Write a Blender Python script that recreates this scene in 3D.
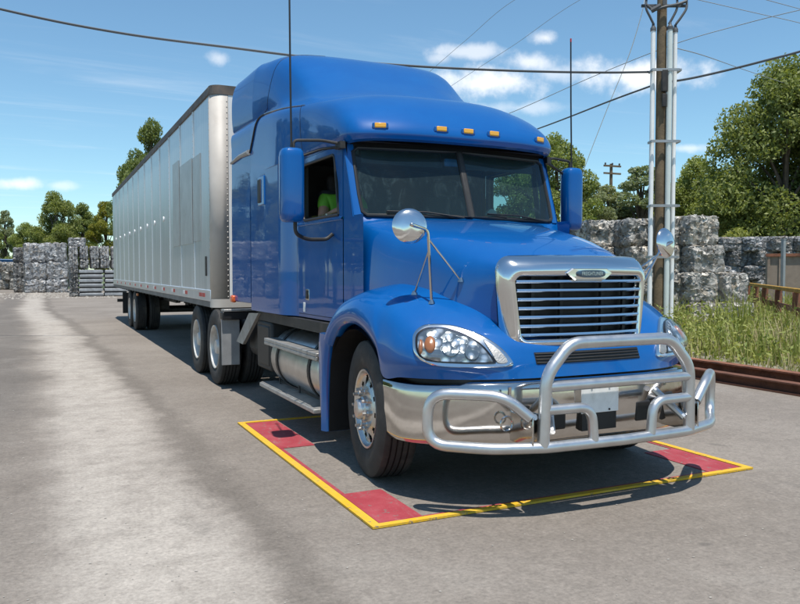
import bpy, bmesh, math, random
import numpy as np
from mathutils import Vector, Matrix
from mathutils.bvhtree import BVHTree
random.seed(7); rng = np.random.default_rng(7)
for o in list(bpy.data.objects): bpy.data.objects.remove(o)
SC = bpy.context.scene; COL = SC.collection
PI = math.pi

# ------------------------------------------------------------------ camera
F, PX, PY, H = 756.0, 400.0, 302.0, 1.57          # focal length in photo pixels, centre, eye height
PITCH = math.atan((302 - 271) / F); YAW = math.radians(25.3)
cam = bpy.data.cameras.new('camera'); camo = bpy.data.objects.new('camera', cam); COL.objects.link(camo)
cam.sensor_fit = 'HORIZONTAL'; cam.sensor_width = 36; cam.lens = F / 800 * 36
cam.clip_start = 0.05; cam.clip_end = 3000
camo.location = (0, 0, H); camo.rotation_euler = (PI / 2 - PITCH, 0, -YAW)
SC.camera = camo
FW = Vector((math.sin(YAW) * math.cos(PITCH), math.cos(YAW) * math.cos(PITCH), -math.sin(PITCH)))
RT = Vector((math.cos(YAW), -math.sin(YAW), 0)); UP = RT.cross(FW); EYE = Vector((0, 0, H))
def ray(x, y): return FW + RT * ((x - PX) / F) - UP * ((y - PY) / F)
def at(x, y, Z): return EYE + ray(x, y) * Z
def gnd(x, Z): p = at(x, 271, Z); return Vector((p.x, p.y, 0))
def ground_hit(x, y): d = ray(x, y); return EYE + d * (-H / d.z)

# ------------------------------------------------------------------ light and sky
SUN = Vector((-0.05, -0.30, 1.0)).normalized()
sun = bpy.data.lights.new('sun', 'SUN'); suno = bpy.data.objects.new('sun', sun); COL.objects.link(suno)
sun.energy = 4.2; sun.angle = math.radians(0.53); sun.color = (1.0, 0.955, 0.89)
suno.rotation_euler = SUN.to_track_quat('Z', 'Y').to_euler(); suno.location = (0, -20, 60)
SC.view_settings.view_transform = 'Standard'; SC.view_settings.look = 'None'
SC.view_settings.exposure = 0.38; SC.view_settings.gamma = 1.0; SC.view_settings.use_curve_mapping = False

class NT:
    """small helper to wire shader nodes"""
    def __init__(s, tree): s.t = tree; s.n = tree.nodes; s.l = tree.links
    def new(s, typ, **kw):
        n = s.n.new(typ)
        for k, v in kw.items(): setattr(n, k, v)
        return n
    def put(s, sock, v):
        if v is None: return
        if isinstance(v, bpy.types.NodeSocket): s.l.new(v, sock)
        else: sock.default_value = v
    def math(s, op, a, b=None, c=None, clamp=False):
        n = s.new('ShaderNodeMath', operation=op, use_clamp=clamp)
        s.put(n.inputs[0], a); s.put(n.inputs[1], b)
        if c is not None: s.put(n.inputs[2], c)
        return n.outputs[0]
    def vmath(s, op, a, b=None):
        n = s.new('ShaderNodeVectorMath', operation=op); s.put(n.inputs[0], a); s.put(n.inputs[1], b)
        return n.outputs['Value'] if op in ('DOT_PRODUCT', 'LENGTH', 'DISTANCE') else n.outputs[0]
    def noise(s, vec, scale, detail=4, rough=0.55, dist=0.0):
        n = s.new('ShaderNodeTexNoise'); s.put(n.inputs['Vector'], vec)
        n.inputs['Scale'].default_value = scale; n.inputs['Detail'].default_value = detail
        n.inputs['Roughness'].default_value = rough; n.inputs['Distortion'].default_value = dist
        return n.outputs['Fac']
    def ramp(s, fac, stops):
        n = s.new('ShaderNodeValToRGB'); s.put(n.inputs[0], fac); e = n.color_ramp.elements
        while len(e) < len(stops): e.new(0.5)
        for i, (p, c) in enumerate(stops): e[i].position = p; e[i].color = (*c, 1) if len(c) == 3 else c
        return n.outputs[0]
    def smooth(s, x, a, b):
        n = s.new('ShaderNodeMapRange', interpolation_type='SMOOTHSTEP'); s.put(n.inputs[0], x)
        n.inputs[1].default_value = a; n.inputs[2].default_value = b
        return n.outputs[0]
    def mix(s, fac, a, b, mode='MIX'):
        n = s.new('ShaderNodeMix', data_type='RGBA', blend_type=mode)
        s.put(n.inputs[0], fac)
        for i, v in ((6, a), (7, b)): s.put(n.inputs[i], (*v, 1) if isinstance(v, tuple) and len(v) == 3 else v)
        return n.outputs[2]
    def scale(s, vec, sc):
        n = s.new('ShaderNodeMapping'); s.put(n.inputs[0], vec); n.inputs['Scale'].default_value = sc; return n.outputs[0]

world = bpy.data.worlds.new('World'); SC.world = world; world.use_nodes = True
w = NT(world.node_tree); w.n.clear()
sky = w.new('ShaderNodeTexSky', sky_type='NISHITA'); sky.sun_disc = False
sky.sun_elevation = math.asin(SUN.z); sky.sun_rotation = math.atan2(SUN.x, SUN.y)
sky.air_density = 1.0; sky.dust_density = 0.25; sky.ozone_density = 2.0; sky.altitude = 200
geo = w.new('ShaderNodeTexCoord'); D = geo.outputs['Generated']
sep = w.new('ShaderNodeSeparateXYZ'); w.put(sep.inputs[0], D)
zc = w.math('MAXIMUM', sep.outputs[2], 0.03)
comb = w.new('ShaderNodeCombineXYZ')
w.put(comb.inputs[0], w.math('DIVIDE', sep.outputs[0], zc)); w.put(comb.inputs[1], w.math('DIVIDE', sep.outputs[1], zc))
plane = comb.outputs[0]                                   # direction on a flat cloud layer
n1 = w.noise(D, 26, 6, 0.6); n2 = w.noise(D, 9, 5, 0.55)
turb = w.math('ADD', w.math('MULTIPLY', w.math('SUBTRACT', n1, 0.5), 1.9), w.math('MULTIPLY', w.math('SUBTRACT', n2, 0.5), 0.9))
# fair-weather cumulus: (photo x, y, half width, half height) as directions in the sky
CL = [(485, 83, 50, 13, 1.), (638, 74, 46, 14, 1.), (530, 62, 24, 8, .75), (470, 52, 36, 6, .6), (545, 38, 12, 6, .8), (520, 108, 46, 6, .45),
      (20, 184, 20, 5, .75), (60, 186, 12, 4, .45), (219, 58, 9, 6, .5), (690, 148, 16, 4, .6), (560, 75, 22, 8, .5), (440, 58, 11, 5, .5)]
acc = None
for (px, py, hw, hh, amp) in CL:
    d = ray(px, py).normalized(); rx = RT; ux = rx.cross(d).normalized()
    a = w.math('DIVIDE', w.vmath('DOT_PRODUCT', D, tuple(rx)), hw / F * 1.4); a = w.math('SUBTRACT', a, d.dot(rx) / (hw / F * 1.4))
    b = w.math('DIVIDE', w.vmath('DOT_PRODUCT', D, tuple(ux)), hh / F * 1.4)
    r2 = w.math('ADD', w.math('MULTIPLY', a, a), w.math('MULTIPLY', b, b))
    m = w.math('SUBTRACT', 1.0, w.math('SQRT', r2)); m = w.math('ADD', m, turb)
    front = w.math('GREATER_THAN', w.vmath('DOT_PRODUCT', D, tuple(d)), 0.5)
    m = w.math('MULTIPLY', w.math('MULTIPLY', w.smooth(m, -0.05, 1.0), amp), front)
    acc = m if acc is None else w.math('MAXIMUM', acc, m)
far = w.noise(plane, 0.55, 6, 0.6); far = w.smooth(far, 0.60, 0.78)               # the same kind of cloud over the rest of the sky
inview = w.smooth(w.vmath('DOT_PRODUCT', D, tuple(FW)), 0.62, 0.80)
far = w.math('MULTIPLY', far, w.math('SUBTRACT', 0.75, w.math('MULTIPLY', inview, 0.75)))
cir = w.noise(w.scale(plane, (0.35, 1.7, 1)), 1.1, 7, 0.62, 0.6); cir = w.math('MULTIPLY', w.smooth(cir, 0.52, 0.85), 0.28)
cloud = w.math('MAXIMUM', w.math('MAXIMUM', acc, far), cir)
cloud = w.math('MULTIPLY', cloud, w.smooth(sep.outputs[2], 0.0, 0.06))
tint = w.mix(1.0, sky.outputs[0], (0.80, 1.0, 1.0), 'MULTIPLY')
col = w.mix(w.math('MULTIPLY', cloud, 0.90), tint, (8.0, 8.0, 8.0))
bg = w.new('ShaderNodeBackground'); w.put(bg.inputs[0], col); bg.inputs[1].default_value = 0.12
wo = w.new('ShaderNodeOutputWorld'); w.l.new(bg.outputs[0], wo.inputs[0])

# ------------------------------------------------------------------ materials
MAT = {}
def newmat(name):
    m = bpy.data.materials.new(name); m.use_nodes = True; t = NT(m.node_tree); MAT[name] = m
    b = t.n['Principled BSDF']; return m, t, b
def pmat(name, base, rough=0.5, metal=0.0, coat=0.0, var=0.0, vscale=6.0, bump=0.0, bscale=40.0, dirt=None, dirtamt=0.0, rvar=0.0, spec=0.5):
    m, t, b = newmat(name)
    tc = t.new('ShaderNodeTexCoord').outputs['Object']
    c = (*base, 1)
    if var or dirt:
        n = t.noise(tc, vscale, 6, 0.6)
        c = t.mix(1.0, c, t.ramp(n, [(0.3, (1 - var,) * 3), (0.7, (1 + var * 0.6,) * 3)]), 'MULTIPLY')
        if dirt:
            g = t.smooth(t.noise(tc, vscale * 0.6, 7, 0.65, 0.4), 0.48, 0.75)
            c = t.mix(t.math('MULTIPLY', g, dirtamt), c, dirt)
    t.put(b.inputs['Base Color'], c)
    b.inputs['Metallic'].default_value = metal; b.inputs['Coat Weight'].default_value = coat
    b.inputs['Coat Roughness'].default_value = 0.03; b.inputs['Specular IOR Level'].default_value = spec
    if rvar: t.put(b.inputs['Roughness'], t.math('ADD', rough, t.math('MULTIPLY', t.math('SUBTRACT', t.noise(tc, vscale * 1.7, 5, 0.6), 0.5), rvar)))
    else: b.inputs['Roughness'].default_value = rough
    if bump:
        bn = t.new('ShaderNodeBump'); bn.inputs['Strength'].default_value = bump; bn.inputs['Distance'].default_value = 0.02
        t.put(bn.inputs['Height'], t.noise(tc, bscale, 6, 0.6)); t.l.new(bn.outputs[0], b.inputs['Normal'])
    return m
m, t, b = newmat('paint'); tc = t.new('ShaderNodeTexCoord').outputs['Object']       # blue enamel under clear coat, lightly dusted
c = t.mix(t.smooth(t.noise(tc, 2.2, 6, 0.65), 0.35, 0.75), (0.0005, 0.082, 0.300), (0.0012, 0.094, 0.322))
sz = t.new('ShaderNodeSeparateXYZ'); t.put(sz.inputs[0], tc)
dz = t.math('MULTIPLY', t.smooth(sz.outputs[2], 1.5, 0.3), t.smooth(t.noise(t.scale(tc, (1, 1, .4)), 5, 7, 0.7), 0.35, 0.75)); c = t.mix(t.math('MULTIPLY', dz, 0.22), c, (0.10, 0.115, 0.13))
spk = t.smooth(t.noise(tc, 55, 3, 0.6), 0.70, 0.76); c = t.mix(t.math('MULTIPLY', spk, 0.35), c, (0.16, 0.19, 0.22))
t.put(b.inputs['Base Color'], c); b.inputs['Roughness'].default_value = 0.4; b.inputs['Specular IOR Level'].default_value = 0.12
b.inputs['Coat Weight'].default_value = 0.85; t.put(b.inputs['Coat Roughness'], t.math('ADD', 0.02, t.math('MULTIPLY', t.smooth(t.noise(tc, 3, 5, 0.6), 0.4, 0.8), 0.07)))
bn = t.new('ShaderNodeBump'); bn.inputs['Strength'].default_value = 0.05; bn.inputs['Distance'].default_value = 0.01; t.put(bn.inputs['Height'], t.noise(tc, 3.2, 3, 0.5)); t.l.new(bn.outputs[0], b.inputs['Coat Normal'])
pmat('chrome', (0.60, 0.575, 0.545), 0.10, 1.0, rvar=0.12, var=0.10, vscale=5, bump=0.02, bscale=6, dirt=(0.30, 0.26, 0.21), dirtamt=0.25)
pmat('polished', (0.72, 0.72, 0.72), 0.12, 1.0, rvar=0.1, var=0.04, vscale=5)
pmat('grillechrome', (0.62, 0.68, 0.74), 0.2, 1.0, rvar=0.1)
pmat('tube', (0.60, 0.60, 0.60), 0.36, 0.9, var=0.10, vscale=9, rvar=0.25)
pmat('alu', (0.56, 0.55, 0.53), 0.33, 0.9, var=0.12, vscale=7, rvar=0.3, dirt=(0.25, 0.2, 0.15), dirtamt=0.3)
pmat('tread', (0.42, 0.41, 0.39), 0.45, 0.6, var=0.2, vscale=10, dirt=(0.2, 0.17, 0.13), dirtamt=0.5, bump=0.3, bscale=90)
pmat('rubber', (0.030, 0.029, 0.028), 0.75, var=0.3, vscale=9, dirt=(0.10, 0.088, 0.075), dirtamt=0.55, bump=0.15, bscale=60)
pmat('black', (0.012, 0.012, 0.013), 0.5, var=0.2, vscale=8)
pmat('gloss_black', (0.01, 0.01, 0.011), 0.2)
pmat('chassis', (0.022, 0.021, 0.02), 0.6, var=0.4, vscale=8, dirt=(0.09, 0.075, 0.06), dirtamt=0.5)
pmat('interior', (0.035, 0.036, 0.04), 0.7, var=0.2)
pmat('seatcloth', (0.06, 0.062, 0.068), 0.85, var=0.2)
pmat('white', (0.75, 0.75, 0.73), 0.45, var=0.05)
pmat('plate_white', (0.80, 0.80, 0.78), 0.5, var=0.12, vscale=12, dirt=(0.3, 0.27, 0.22), dirtamt=0.3)
pmat('amber', (0.34, 0.115, 0.03), 0.3, coat=0.3)
pmat('marker', (0.90, 0.42, 0.02), 0.25, coat=0.8)
pmat('orange', (0.62, 0.10, 0.015), 0.3, coat=0.5)
pmat('badge', (0.03, 0.06, 0.09), 0.3, coat=0.5)
pmat('skin', (0.42, 0.22, 0.14), 0.55); pmat('hair', (0.02, 0.013, 0.01), 0.7)
pmat('vest', (0.15, 0.42, 0.03), 0.7, var=0.1); pmat('trousers', (0.02, 0.025, 0.045), 0.8)
def wornpaint(name, base, faded):
    m, t, b = newmat(name); tc = t.new('ShaderNodeNewGeometry').outputs['Position']
    c = t.mix(t.smooth(t.noise(tc, 4, 7, 0.7), 0.35, 0.7), base, faded)
    c = t.mix(t.math('MULTIPLY', t.smooth(t.noise(t.scale(tc, (2.5, 0.7, 1)), 5, 6, 0.7), 0.55, 0.72), 0.45), c, (0.30, 0.27, 0.235))
    c = t.mix(t.math('MULTIPLY', t.smooth(t.noise(tc, 22, 6, 0.72), 0.585, 0.64), 0.85), c, (0.16, 0.145, 0.125))
    t.put(b.inputs['Base Color'], c); b.inputs['Roughness'].default_value = 0.7
    bn = t.new('ShaderNodeBump'); bn.inputs['Strength'].default_value = 0.4; bn.inputs['Distance'].default_value = 0.01; t.put(bn.inputs['Height'], t.noise(tc, 60, 5, 0.7)); t.l.new(bn.outputs[0], b.inputs['Normal'])
wornpaint('redpaint', (0.30, 0.030, 0.042), (0.36, 0.060, 0.072)); wornpaint('yellowpaint', (0.66, 0.37, 0.008), (0.62, 0.40, 0.04))
pmat('padgrey', (0.165, 0.15, 0.135), 0.85, var=0.25, vscale=3, dirt=(0.26, 0.24, 0.21), dirtamt=0.4, bump=0.25, bscale=70)
pmat('rim', (0.62, 0.60, 0.57), 0.3, 0.85, var=0.12, vscale=8, dirt=(0.16, 0.13, 0.1), dirtamt=0.5, rvar=0.3)
pmat('rimwhite', (0.62, 0.60, 0.56), 0.4, 0.3, var=0.15, vscale=8, dirt=(0.2, 0.16, 0.12), dirtamt=0.5)
pmat('rust', (0.24, 0.095, 0.05), 0.85, var=0.4, vscale=7, dirt=(0.055, 0.035, 0.03), dirtamt=0.7, bump=0.5, bscale=50)
pmat('rustdark', (0.15, 0.062, 0.036), 0.8, var=0.4, vscale=7, dirt=(0.14, 0.06, 0.03), dirtamt=0.6, bump=0.4, bscale=50)
pmat('yellowrail', (0.42, 0.24, 0.035), 0.7, var=0.3, vscale=5, dirt=(0.14, 0.06, 0.03), dirtamt=0.8, bump=0.3)
pmat('tanpanel', (0.27, 0.215, 0.165), 0.8, var=0.2, vscale=3, dirt=(0.15, 0.09, 0.06), dirtamt=0.5, bump=0.2)
pmat('polewood', (0.165, 0.12, 0.07), 0.9, var=0.35, vscale=4, dirt=(0.07, 0.05, 0.04), dirtamt=0.6, bump=0.5, bscale=30)
pmat('flap', (0.30, 0.30, 0.30), 0.6, 0.2, var=0.2, vscale=6)
pmat('conduit', (0.85, 0.85, 0.83), 0.45, var=0.06, vscale=2, dirt=(0.4, 0.38, 0.34), dirtamt=0.3)
pmat('conduitgreen', (0.62, 0.67, 0.63), 0.5, 0.0, var=0.08, vscale=2)
pmat('galv', (0.35, 0.36, 0.36), 0.5, 0.6, var=0.15)
pmat('wire', (0.07, 0.075, 0.08), 0.6); pmat('thinwire', (0.30, 0.32, 0.34), 0.6); pmat('porcelain', (0.05, 0.035, 0.03), 0.35)
pmat('bluebin', (0.02, 0.14, 0.36), 0.5, var=0.2, dirt=(0.12, 0.1, 0.08), dirtamt=0.3)
pmat('bark', (0.12, 0.095, 0.075), 0.95, var=0.4, vscale=5, bump=0.6, bscale=20)
pmat('railgrey', (0.20, 0.195, 0.19), 0.6, 0.4, var=0.25, vscale=3)
pmat('toprail', (0.11, 0.098, 0.088), 0.65, 0.2, var=0.4, vscale=4, dirt=(0.19, 0.13, 0.09), dirtamt=0.6)
pmat('cornerpost', (0.50, 0.46, 0.41), 0.55, 0.0, var=0.10, vscale=3, dirt=(0.28, 0.24, 0.2), dirtamt=0.35)
pmat('redtape', (0.42, 0.02, 0.02), 0.35); pmat('reflector', (0.85, 0.85, 0.85), 0.2)
# trailer skin: mill-finish aluminium, upright reflection streaks put into its colour
m, t, b = newmat('skinpanel'); tc = t.new('ShaderNodeTexCoord').outputs['Object']
st = t.noise(t.scale(tc, (1, 3.0, 0.25)), 2.2, 6, 0.6); oi = t.new('ShaderNodeObjectInfo').outputs['Random']
c = t.mix(t.smooth(st, 0.3, 0.75), (0.54, 0.58, 0.60), (0.66, 0.69, 0.71)); c = t.mix(1.0, c, t.ramp(oi, [(0, (0.93,) * 3), (1, (1.05,) * 3)]), 'MULTIPLY')
t.put(b.inputs['Base Color'], c); b.inputs['Metallic'].default_value = 0.55
t.put(b.inputs['Roughness'], t.math('ADD', 0.22, t.math('MULTIPLY', st, 0.22)))
bn = t.new('ShaderNodeBump'); bn.inputs['Strength'].default_value = 0.10; bn.inputs['Distance'].default_value = 0.05
t.put(bn.inputs['Height'], t.noise(t.scale(tc, (1, 1.6, 0.35)), 1.3, 3)); t.l.new(bn.outputs[0], b.inputs['Normal'])
# the ghost of a removed decal: duller, warmer skin
pmat('ghost', (0.525, 0.545, 0.535), 0.45, 0.5, var=0.12, vscale=3, dirt=(0.33, 0.31, 0.27), dirtamt=0.4)
# thin glass
def glass(name, tint, dirt=0.0):
    m, t, b = newmat(name); t.n.remove(b); out = t.n['Material Output']
    tr = t.new('ShaderNodeBsdfTransparent'); tr.inputs[0].default_value = (*tint, 1)
    gl = t.new('ShaderNodeBsdfGlossy'); gl.inputs['Roughness'].default_value = 0.015; gl.inputs[0].default_value = (0.85, 0.95, 1, 1)
    fr = t.new('ShaderNodeLayerWeight'); fc = t.math('ADD', 0.035, t.math('MULTIPLY', t.math('POWER', fr.outputs['Facing'], 4.0), 0.8))
    mx = t.new('ShaderNodeMixShader'); t.put(mx.inputs[0], fc); t.l.new(tr.outputs[0], mx.inputs[1]); t.l.new(gl.outputs[0], mx.inputs[2])
    last = mx.outputs[0]
    if dirt:
        tc = t.new('ShaderNodeTexCoord').outputs['Object']
        g = t.smooth(t.noise(t.scale(tc, (1, 1, 0.5)), 7, 8, 0.72, 1.2), 0.52, 0.78); sp = t.smooth(t.noise(tc, 70, 2, 0.5), 0.66, 0.74)
        df = t.new('ShaderNodeBsdfDiffuse'); df.inputs[0].default_value = (0.30, 0.47, 0.49, 1)
        m2 = t.new('ShaderNodeMixShader'); t.put(m2.inputs[0], t.math('ADD', dirt * 0.22, t.math('MULTIPLY', g, dirt * 0.6)))
        t.l.new(last, m2.inputs[1]); t.l.new(df.outputs[0], m2.inputs[2]); last = m2.outputs[0]
    t.l.new(last, out.inputs[0])
glass('windshield', (0.46, 0.66, 0.65), 0.15); glass('sideglass', (0.62, 0.74, 0.72), 0.02); glass('lampglass', (0.95, 0.97, 0.98))
# lamp reflector
m, t, b = newmat('lampcell'); tc = t.new('ShaderNodeTexCoord').outputs['Object']
v = t.new('ShaderNodeTexVoronoi'); t.put(v.inputs['Vector'], tc); v.inputs['Scale'].default_value = 17
t.put(b.inputs['Base Color'], t.ramp(v.outputs['Distance'], [(0.0, (0.95, 0.96, 0.97)), (0.30, (0.80, 0.82, 0.83)), (0.55, (0.22, 0.24, 0.25))])); b.inputs['Metallic'].default_value = 0.7; b.inputs['Roughness'].default_value = 0.18
bn = t.new('ShaderNodeBump'); bn.inputs['Strength'].default_value = 0.5; bn.inputs['Distance'].default_value = 0.03; t.put(bn.inputs['Height'], v.outputs['Distance']); t.l.new(bn.outputs[0], b.inputs['Normal'])
# leaves
def leafmat(name, a, bcol, trans=0.35):
    m, t, b = newmat(name)
    g = t.new('ShaderNodeNewGeometry'); oi = t.new('ShaderNodeObjectInfo').outputs['Random']
    tc = t.new('ShaderNodeTexCoord').outputs['Object']
    f = t.math('ADD', t.math('MULTIPLY', g.outputs['Random Per Island'], 0.6), t.math('MULTIPLY', t.noise(tc, 0.7, 3), 0.5))
    c = t.mix(f, a, bcol); c = t.mix(1.0, c, t.ramp(oi, [(0, (0.85, 0.9, 0.9)), (1, (1.15, 1.08, 1.0))]), 'MULTIPLY')
    t.put(b.inputs['Base Color'], c); b.inputs['Roughness'].default_value = 0.55; b.inputs['Specular IOR Level'].default_value = 0.3
    tl = t.new('ShaderNodeBsdfTranslucent'); t.put(tl.inputs[0], t.mix(1.0, c, (1.3, 1.35, 0.6), 'MULTIPLY'))
    mx = t.new('ShaderNodeMixShader'); mx.inputs[0].default_value = trans; t.l.new(b.outputs[0], mx.inputs[1]); t.l.new(tl.outputs[0], mx.inputs[2])
    t.l.new(mx.outputs[0], t.n['Material Output'].inputs[0])
leafmat('leaf', (0.095, 0.135, 0.04), (0.28, 0.315, 0.11)); leafmat('leaf_light', (0.17, 0.21, 0.055), (0.36, 0.38, 0.13))
leafmat('leaf_grey', (0.16, 0.19, 0.105), (0.32, 0.35, 0.22)); leafmat('leaf_yellow', (0.14, 0.16, 0.02), (0.30, 0.28, 0.05))
leafmat('grassmat', (0.09, 0.15, 0.025), (0.42, 0.41, 0.13), 0.3); leafmat('strawmat', (0.30, 0.25, 0.12), (0.48, 0.40, 0.24), 0.2)
# baled scrap metal: a jumble of pressed sheet
def balemat(name, lo, hi, dark, warm, vs=6.0):
    m, t, b = newmat(name); tc = t.new('ShaderNodeTexCoord').outputs['Object']; oi = t.new('ShaderNodeObjectInfo').outputs['Random']
    off = t.new('ShaderNodeVectorMath', operation='ADD'); t.put(off.inputs[0], tc)
    cb = t.new('ShaderNodeCombineXYZ')
    for i in range(3): t.put(cb.inputs[i], t.math('MULTIPLY', oi, 37.0 + 11 * i))
    t.l.new(cb.outputs[0], off.inputs[1]); P = off.outputs[0]
    v = t.new('ShaderNodeTexVoronoi', feature='F1'); t.put(v.inputs['Vector'], t.scale(P, (1.25, 1.25, 0.85))); v.inputs['Scale'].default_value = vs; v.inputs['Randomness'].default_value = 1
    sp = t.new('ShaderNodeSeparateColor'); t.l.new(v.outputs['Color'], sp.inputs[0])
    c = t.mix(sp.outputs[0], lo, hi)
    gap = t.smooth(t.noise(t.scale(P, (1, 1, 1.4)), 4.0, 6, 0.62, 0.8), 0.28, 0.46)
    c = t.mix(gap, dark, c); c = t.mix(t.math('MULTIPLY', t.smooth(sp.outputs[1], 0.75, 0.9), 0.55), c, warm)
    c = t.mix(1.0, c, t.ramp(oi, [(0, (0.8,) * 3), (1, (1.12, 1.1, 1.07))]), 'MULTIPLY')
    t.put(b.inputs['Base Color'], c); b.inputs['Metallic'].default_value = 0.25; b.inputs['Roughness'].default_value = 0.5
    bn = t.new('ShaderNodeBump'); bn.inputs['Strength'].default_value = 0.6; bn.inputs['Distance'].default_value = 0.045
    t.put(bn.inputs['Height'], t.math('ADD', v.outputs['Distance'], t.noise(P, 13, 6, 0.65))); t.l.new(bn.outputs[0], b.inputs['Normal'])
balemat('bale', (0.18, 0.18, 0.185), (0.58, 0.58, 0.58), (0.045, 0.043, 0.043), (0.36, 0.31, 0.25), 8.0)
balemat('bale_warm', (0.19, 0.18, 0.16), (0.56, 0.535, 0.49), (0.055, 0.05, 0.045), (0.34, 0.28, 0.2), 7.0)
balemat('bale_dark', (0.13, 0.13, 0.13), (0.36, 0.36, 0.355), (0.03, 0.03, 0.03), (0.26, 0.21, 0.16), 8.0)
pmat('slab', (0.36, 0.37, 0.38), 0.5, 0.3, var=0.25, vscale=4, dirt=(0.16, 0.15, 0.14), dirtamt=0.5, bump=0.4, bscale=12)
pmat('slabdark', (0.07, 0.07, 0.07), 0.7, var=0.3)
# yard surface: worn asphalt under pale dust, with tyre lanes
m, t, b = newmat('asphalt'); P = t.new('ShaderNodeNewGeometry').outputs['Position']
s3 = t.new('ShaderNodeSeparateXYZ'); t.put(s3.inputs[0], P); X, Y = s3.outputs[0], s3.outputs[1]
big = t.noise(P, 0.35, 6, 0.6); mid = t.noise(P, 1.6, 7, 0.65); fine = t.noise(P, 38, 5, 0.7); grit = t.noise(P, 160, 2, 0.6)
c = t.mix(t.smooth(big, 0.3, 0.7), (0.205, 0.177, 0.150), (0.274, 0.241, 0.207))
wob = t.math('ADD', t.math('MULTIPLY', t.math('SUBTRACT', mid, 0.5), 0.6), t.math('MULTIPLY', t.math('SUBTRACT', t.noise(P, 0.45, 3), 0.5), 0.7)); lane = t.math('ADD', X, wob)
lane = t.math('ADD', lane, t.math('MULTIPLY', t.math('POWER', t.math('MINIMUM', t.math('MAXIMUM', t.math('SUBTRACT', Y, 9.0), 0.0), 24.0), 2.0), 0.0016))
def band(cx, hw, soft): return t.math('SUBTRACT', 1.0, t.smooth(t.math('ABSOLUTE', t.math('SUBTRACT', lane, cx)), hw, hw + soft))
dust = t.math('MULTIPLY', band(0.50, 0.16, 0.50), t.smooth(t.noise(P, 2.6, 7, 0.7), 0.12, 0.6))
c = t.mix(t.math('MULTIPLY', dust, 0.7), c, (0.50, 0.452, 0.395))
lane2 = band(-3.2, 0.5, 0.8); c = t.mix(t.math('MULTIPLY', lane2, 0.4), c, (0.36, 0.33, 0.29))
c = t.mix(t.math('MULTIPLY', band(1.16, 0.03, 0.20), 0.55), c, (0.15, 0.13, 0.11))
lft = t.math('MULTIPLY', t.smooth(lane, 0.1, -0.4), t.smooth(t.noise(P, 1.3, 6, 0.7), 0.25, 0.65)); c = t.mix(t.math('MULTIPLY', lft, 0.4), c, (0.155, 0.132, 0.11))
c = t.mix(t.math('MULTIPLY', t.math('MULTIPLY', band(-0.6, 0.15, 0.5), t.smooth(Y, 6.5, 11)), 0.5), c, (0.12, 0.11, 0.10))
patch = t.smooth(t.noise(P, 0.9, 6, 0.62, 0.5), 0.52, 0.74); c = t.mix(t.math('MULTIPLY', patch, 0.30), c, (0.34, 0.31, 0.27))
stn = t.smooth(t.noise(t.scale(P, (1.3, 0.6, 1)), 1.1, 6, 0.7, 0.8), 0.60, 0.72); c = t.mix(t.math('MULTIPLY', stn, 0.35), c, (0.12, 0.108, 0.096))
c = t.mix(1.0, c, t.ramp(fine, [(0.25, (0.66,) * 3), (0.75, (1.24,) * 3)]), 'MULTIPLY')
mott = t.noise(P, 9, 6, 0.7); c = t.mix(1.0, c, t.ramp(mott, [(0.3, (0.84,) * 3), (0.7, (1.12,) * 3)]), 'MULTIPLY')
scr = t.smooth(t.noise(t.scale(P, (0.5, 5, 1)), 3.0, 5, 0.75, 0.4), 0.66, 0.74); c = t.mix(t.math('MULTIPLY', scr, 0.28), c, (0.42, 0.40, 0.37))
oil = t.smooth(t.noise(P, 2.1, 3, 0.5, 0.3), 0.71, 0.77); c = t.mix(t.math('MULTIPLY', oil, 0.45), c, (0.075, 0.07, 0.065))
c = t.mix(t.math('MULTIPLY', t.smooth(grit, 0.68, 0.76), 0.5), c, (0.5, 0.47, 0.43))
c = t.mix(t.math('MULTIPLY', t.smooth(grit, 0.36, 0.28), 0.35), c, (0.09, 0.08, 0.07))
t.put(b.inputs['Base Color'], c); b.inputs['Roughness'].default_value = 0.88; b.inputs['Specular IOR Level'].default_value = 0.25
bn = t.new('ShaderNodeBump'); bn.inputs['Strength'].default_value = 0.6; bn.inputs['Distance'].default_value = 0.015
t.put(bn.inputs['Height'], t.math('ADD', fine, t.math('MULTIPLY', grit, 0.5))); t.l.new(bn.outputs[0], b.inputs['Normal'])
# verge soil
m, t, b = newmat('soil'); P = t.new('ShaderNodeNewGeometry').outputs['Position']
c = t.mix(t.smooth(t.noise(P, 1.2, 6, 0.65), 0.35, 0.68), (0.30, 0.265, 0.215), (0.15, 0.15, 0.07)); c = t.mix(1.0, c, t.ramp(t.noise(P, 30, 5, 0.7), [(0.3, (0.7,) * 3), (0.7, (1.2,) * 3)]), 'MULTIPLY')
t.put(b.inputs['Base Color'], c); b.inputs['Roughness'].default_value = 0.95
bn = t.new('ShaderNodeBump'); bn.inputs['Strength'].default_value = 0.6; bn.inputs['Distance'].default_value = 0.03; t.put(bn.inputs['Height'], t.noise(P, 26, 6, 0.7)); t.l.new(bn.outputs[0], b.inputs['Normal'])
# far meadow beyond the yard
pmat('meadow', (0.10, 0.13, 0.05), 0.95, var=0.35, vscale=0.15)

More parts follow.
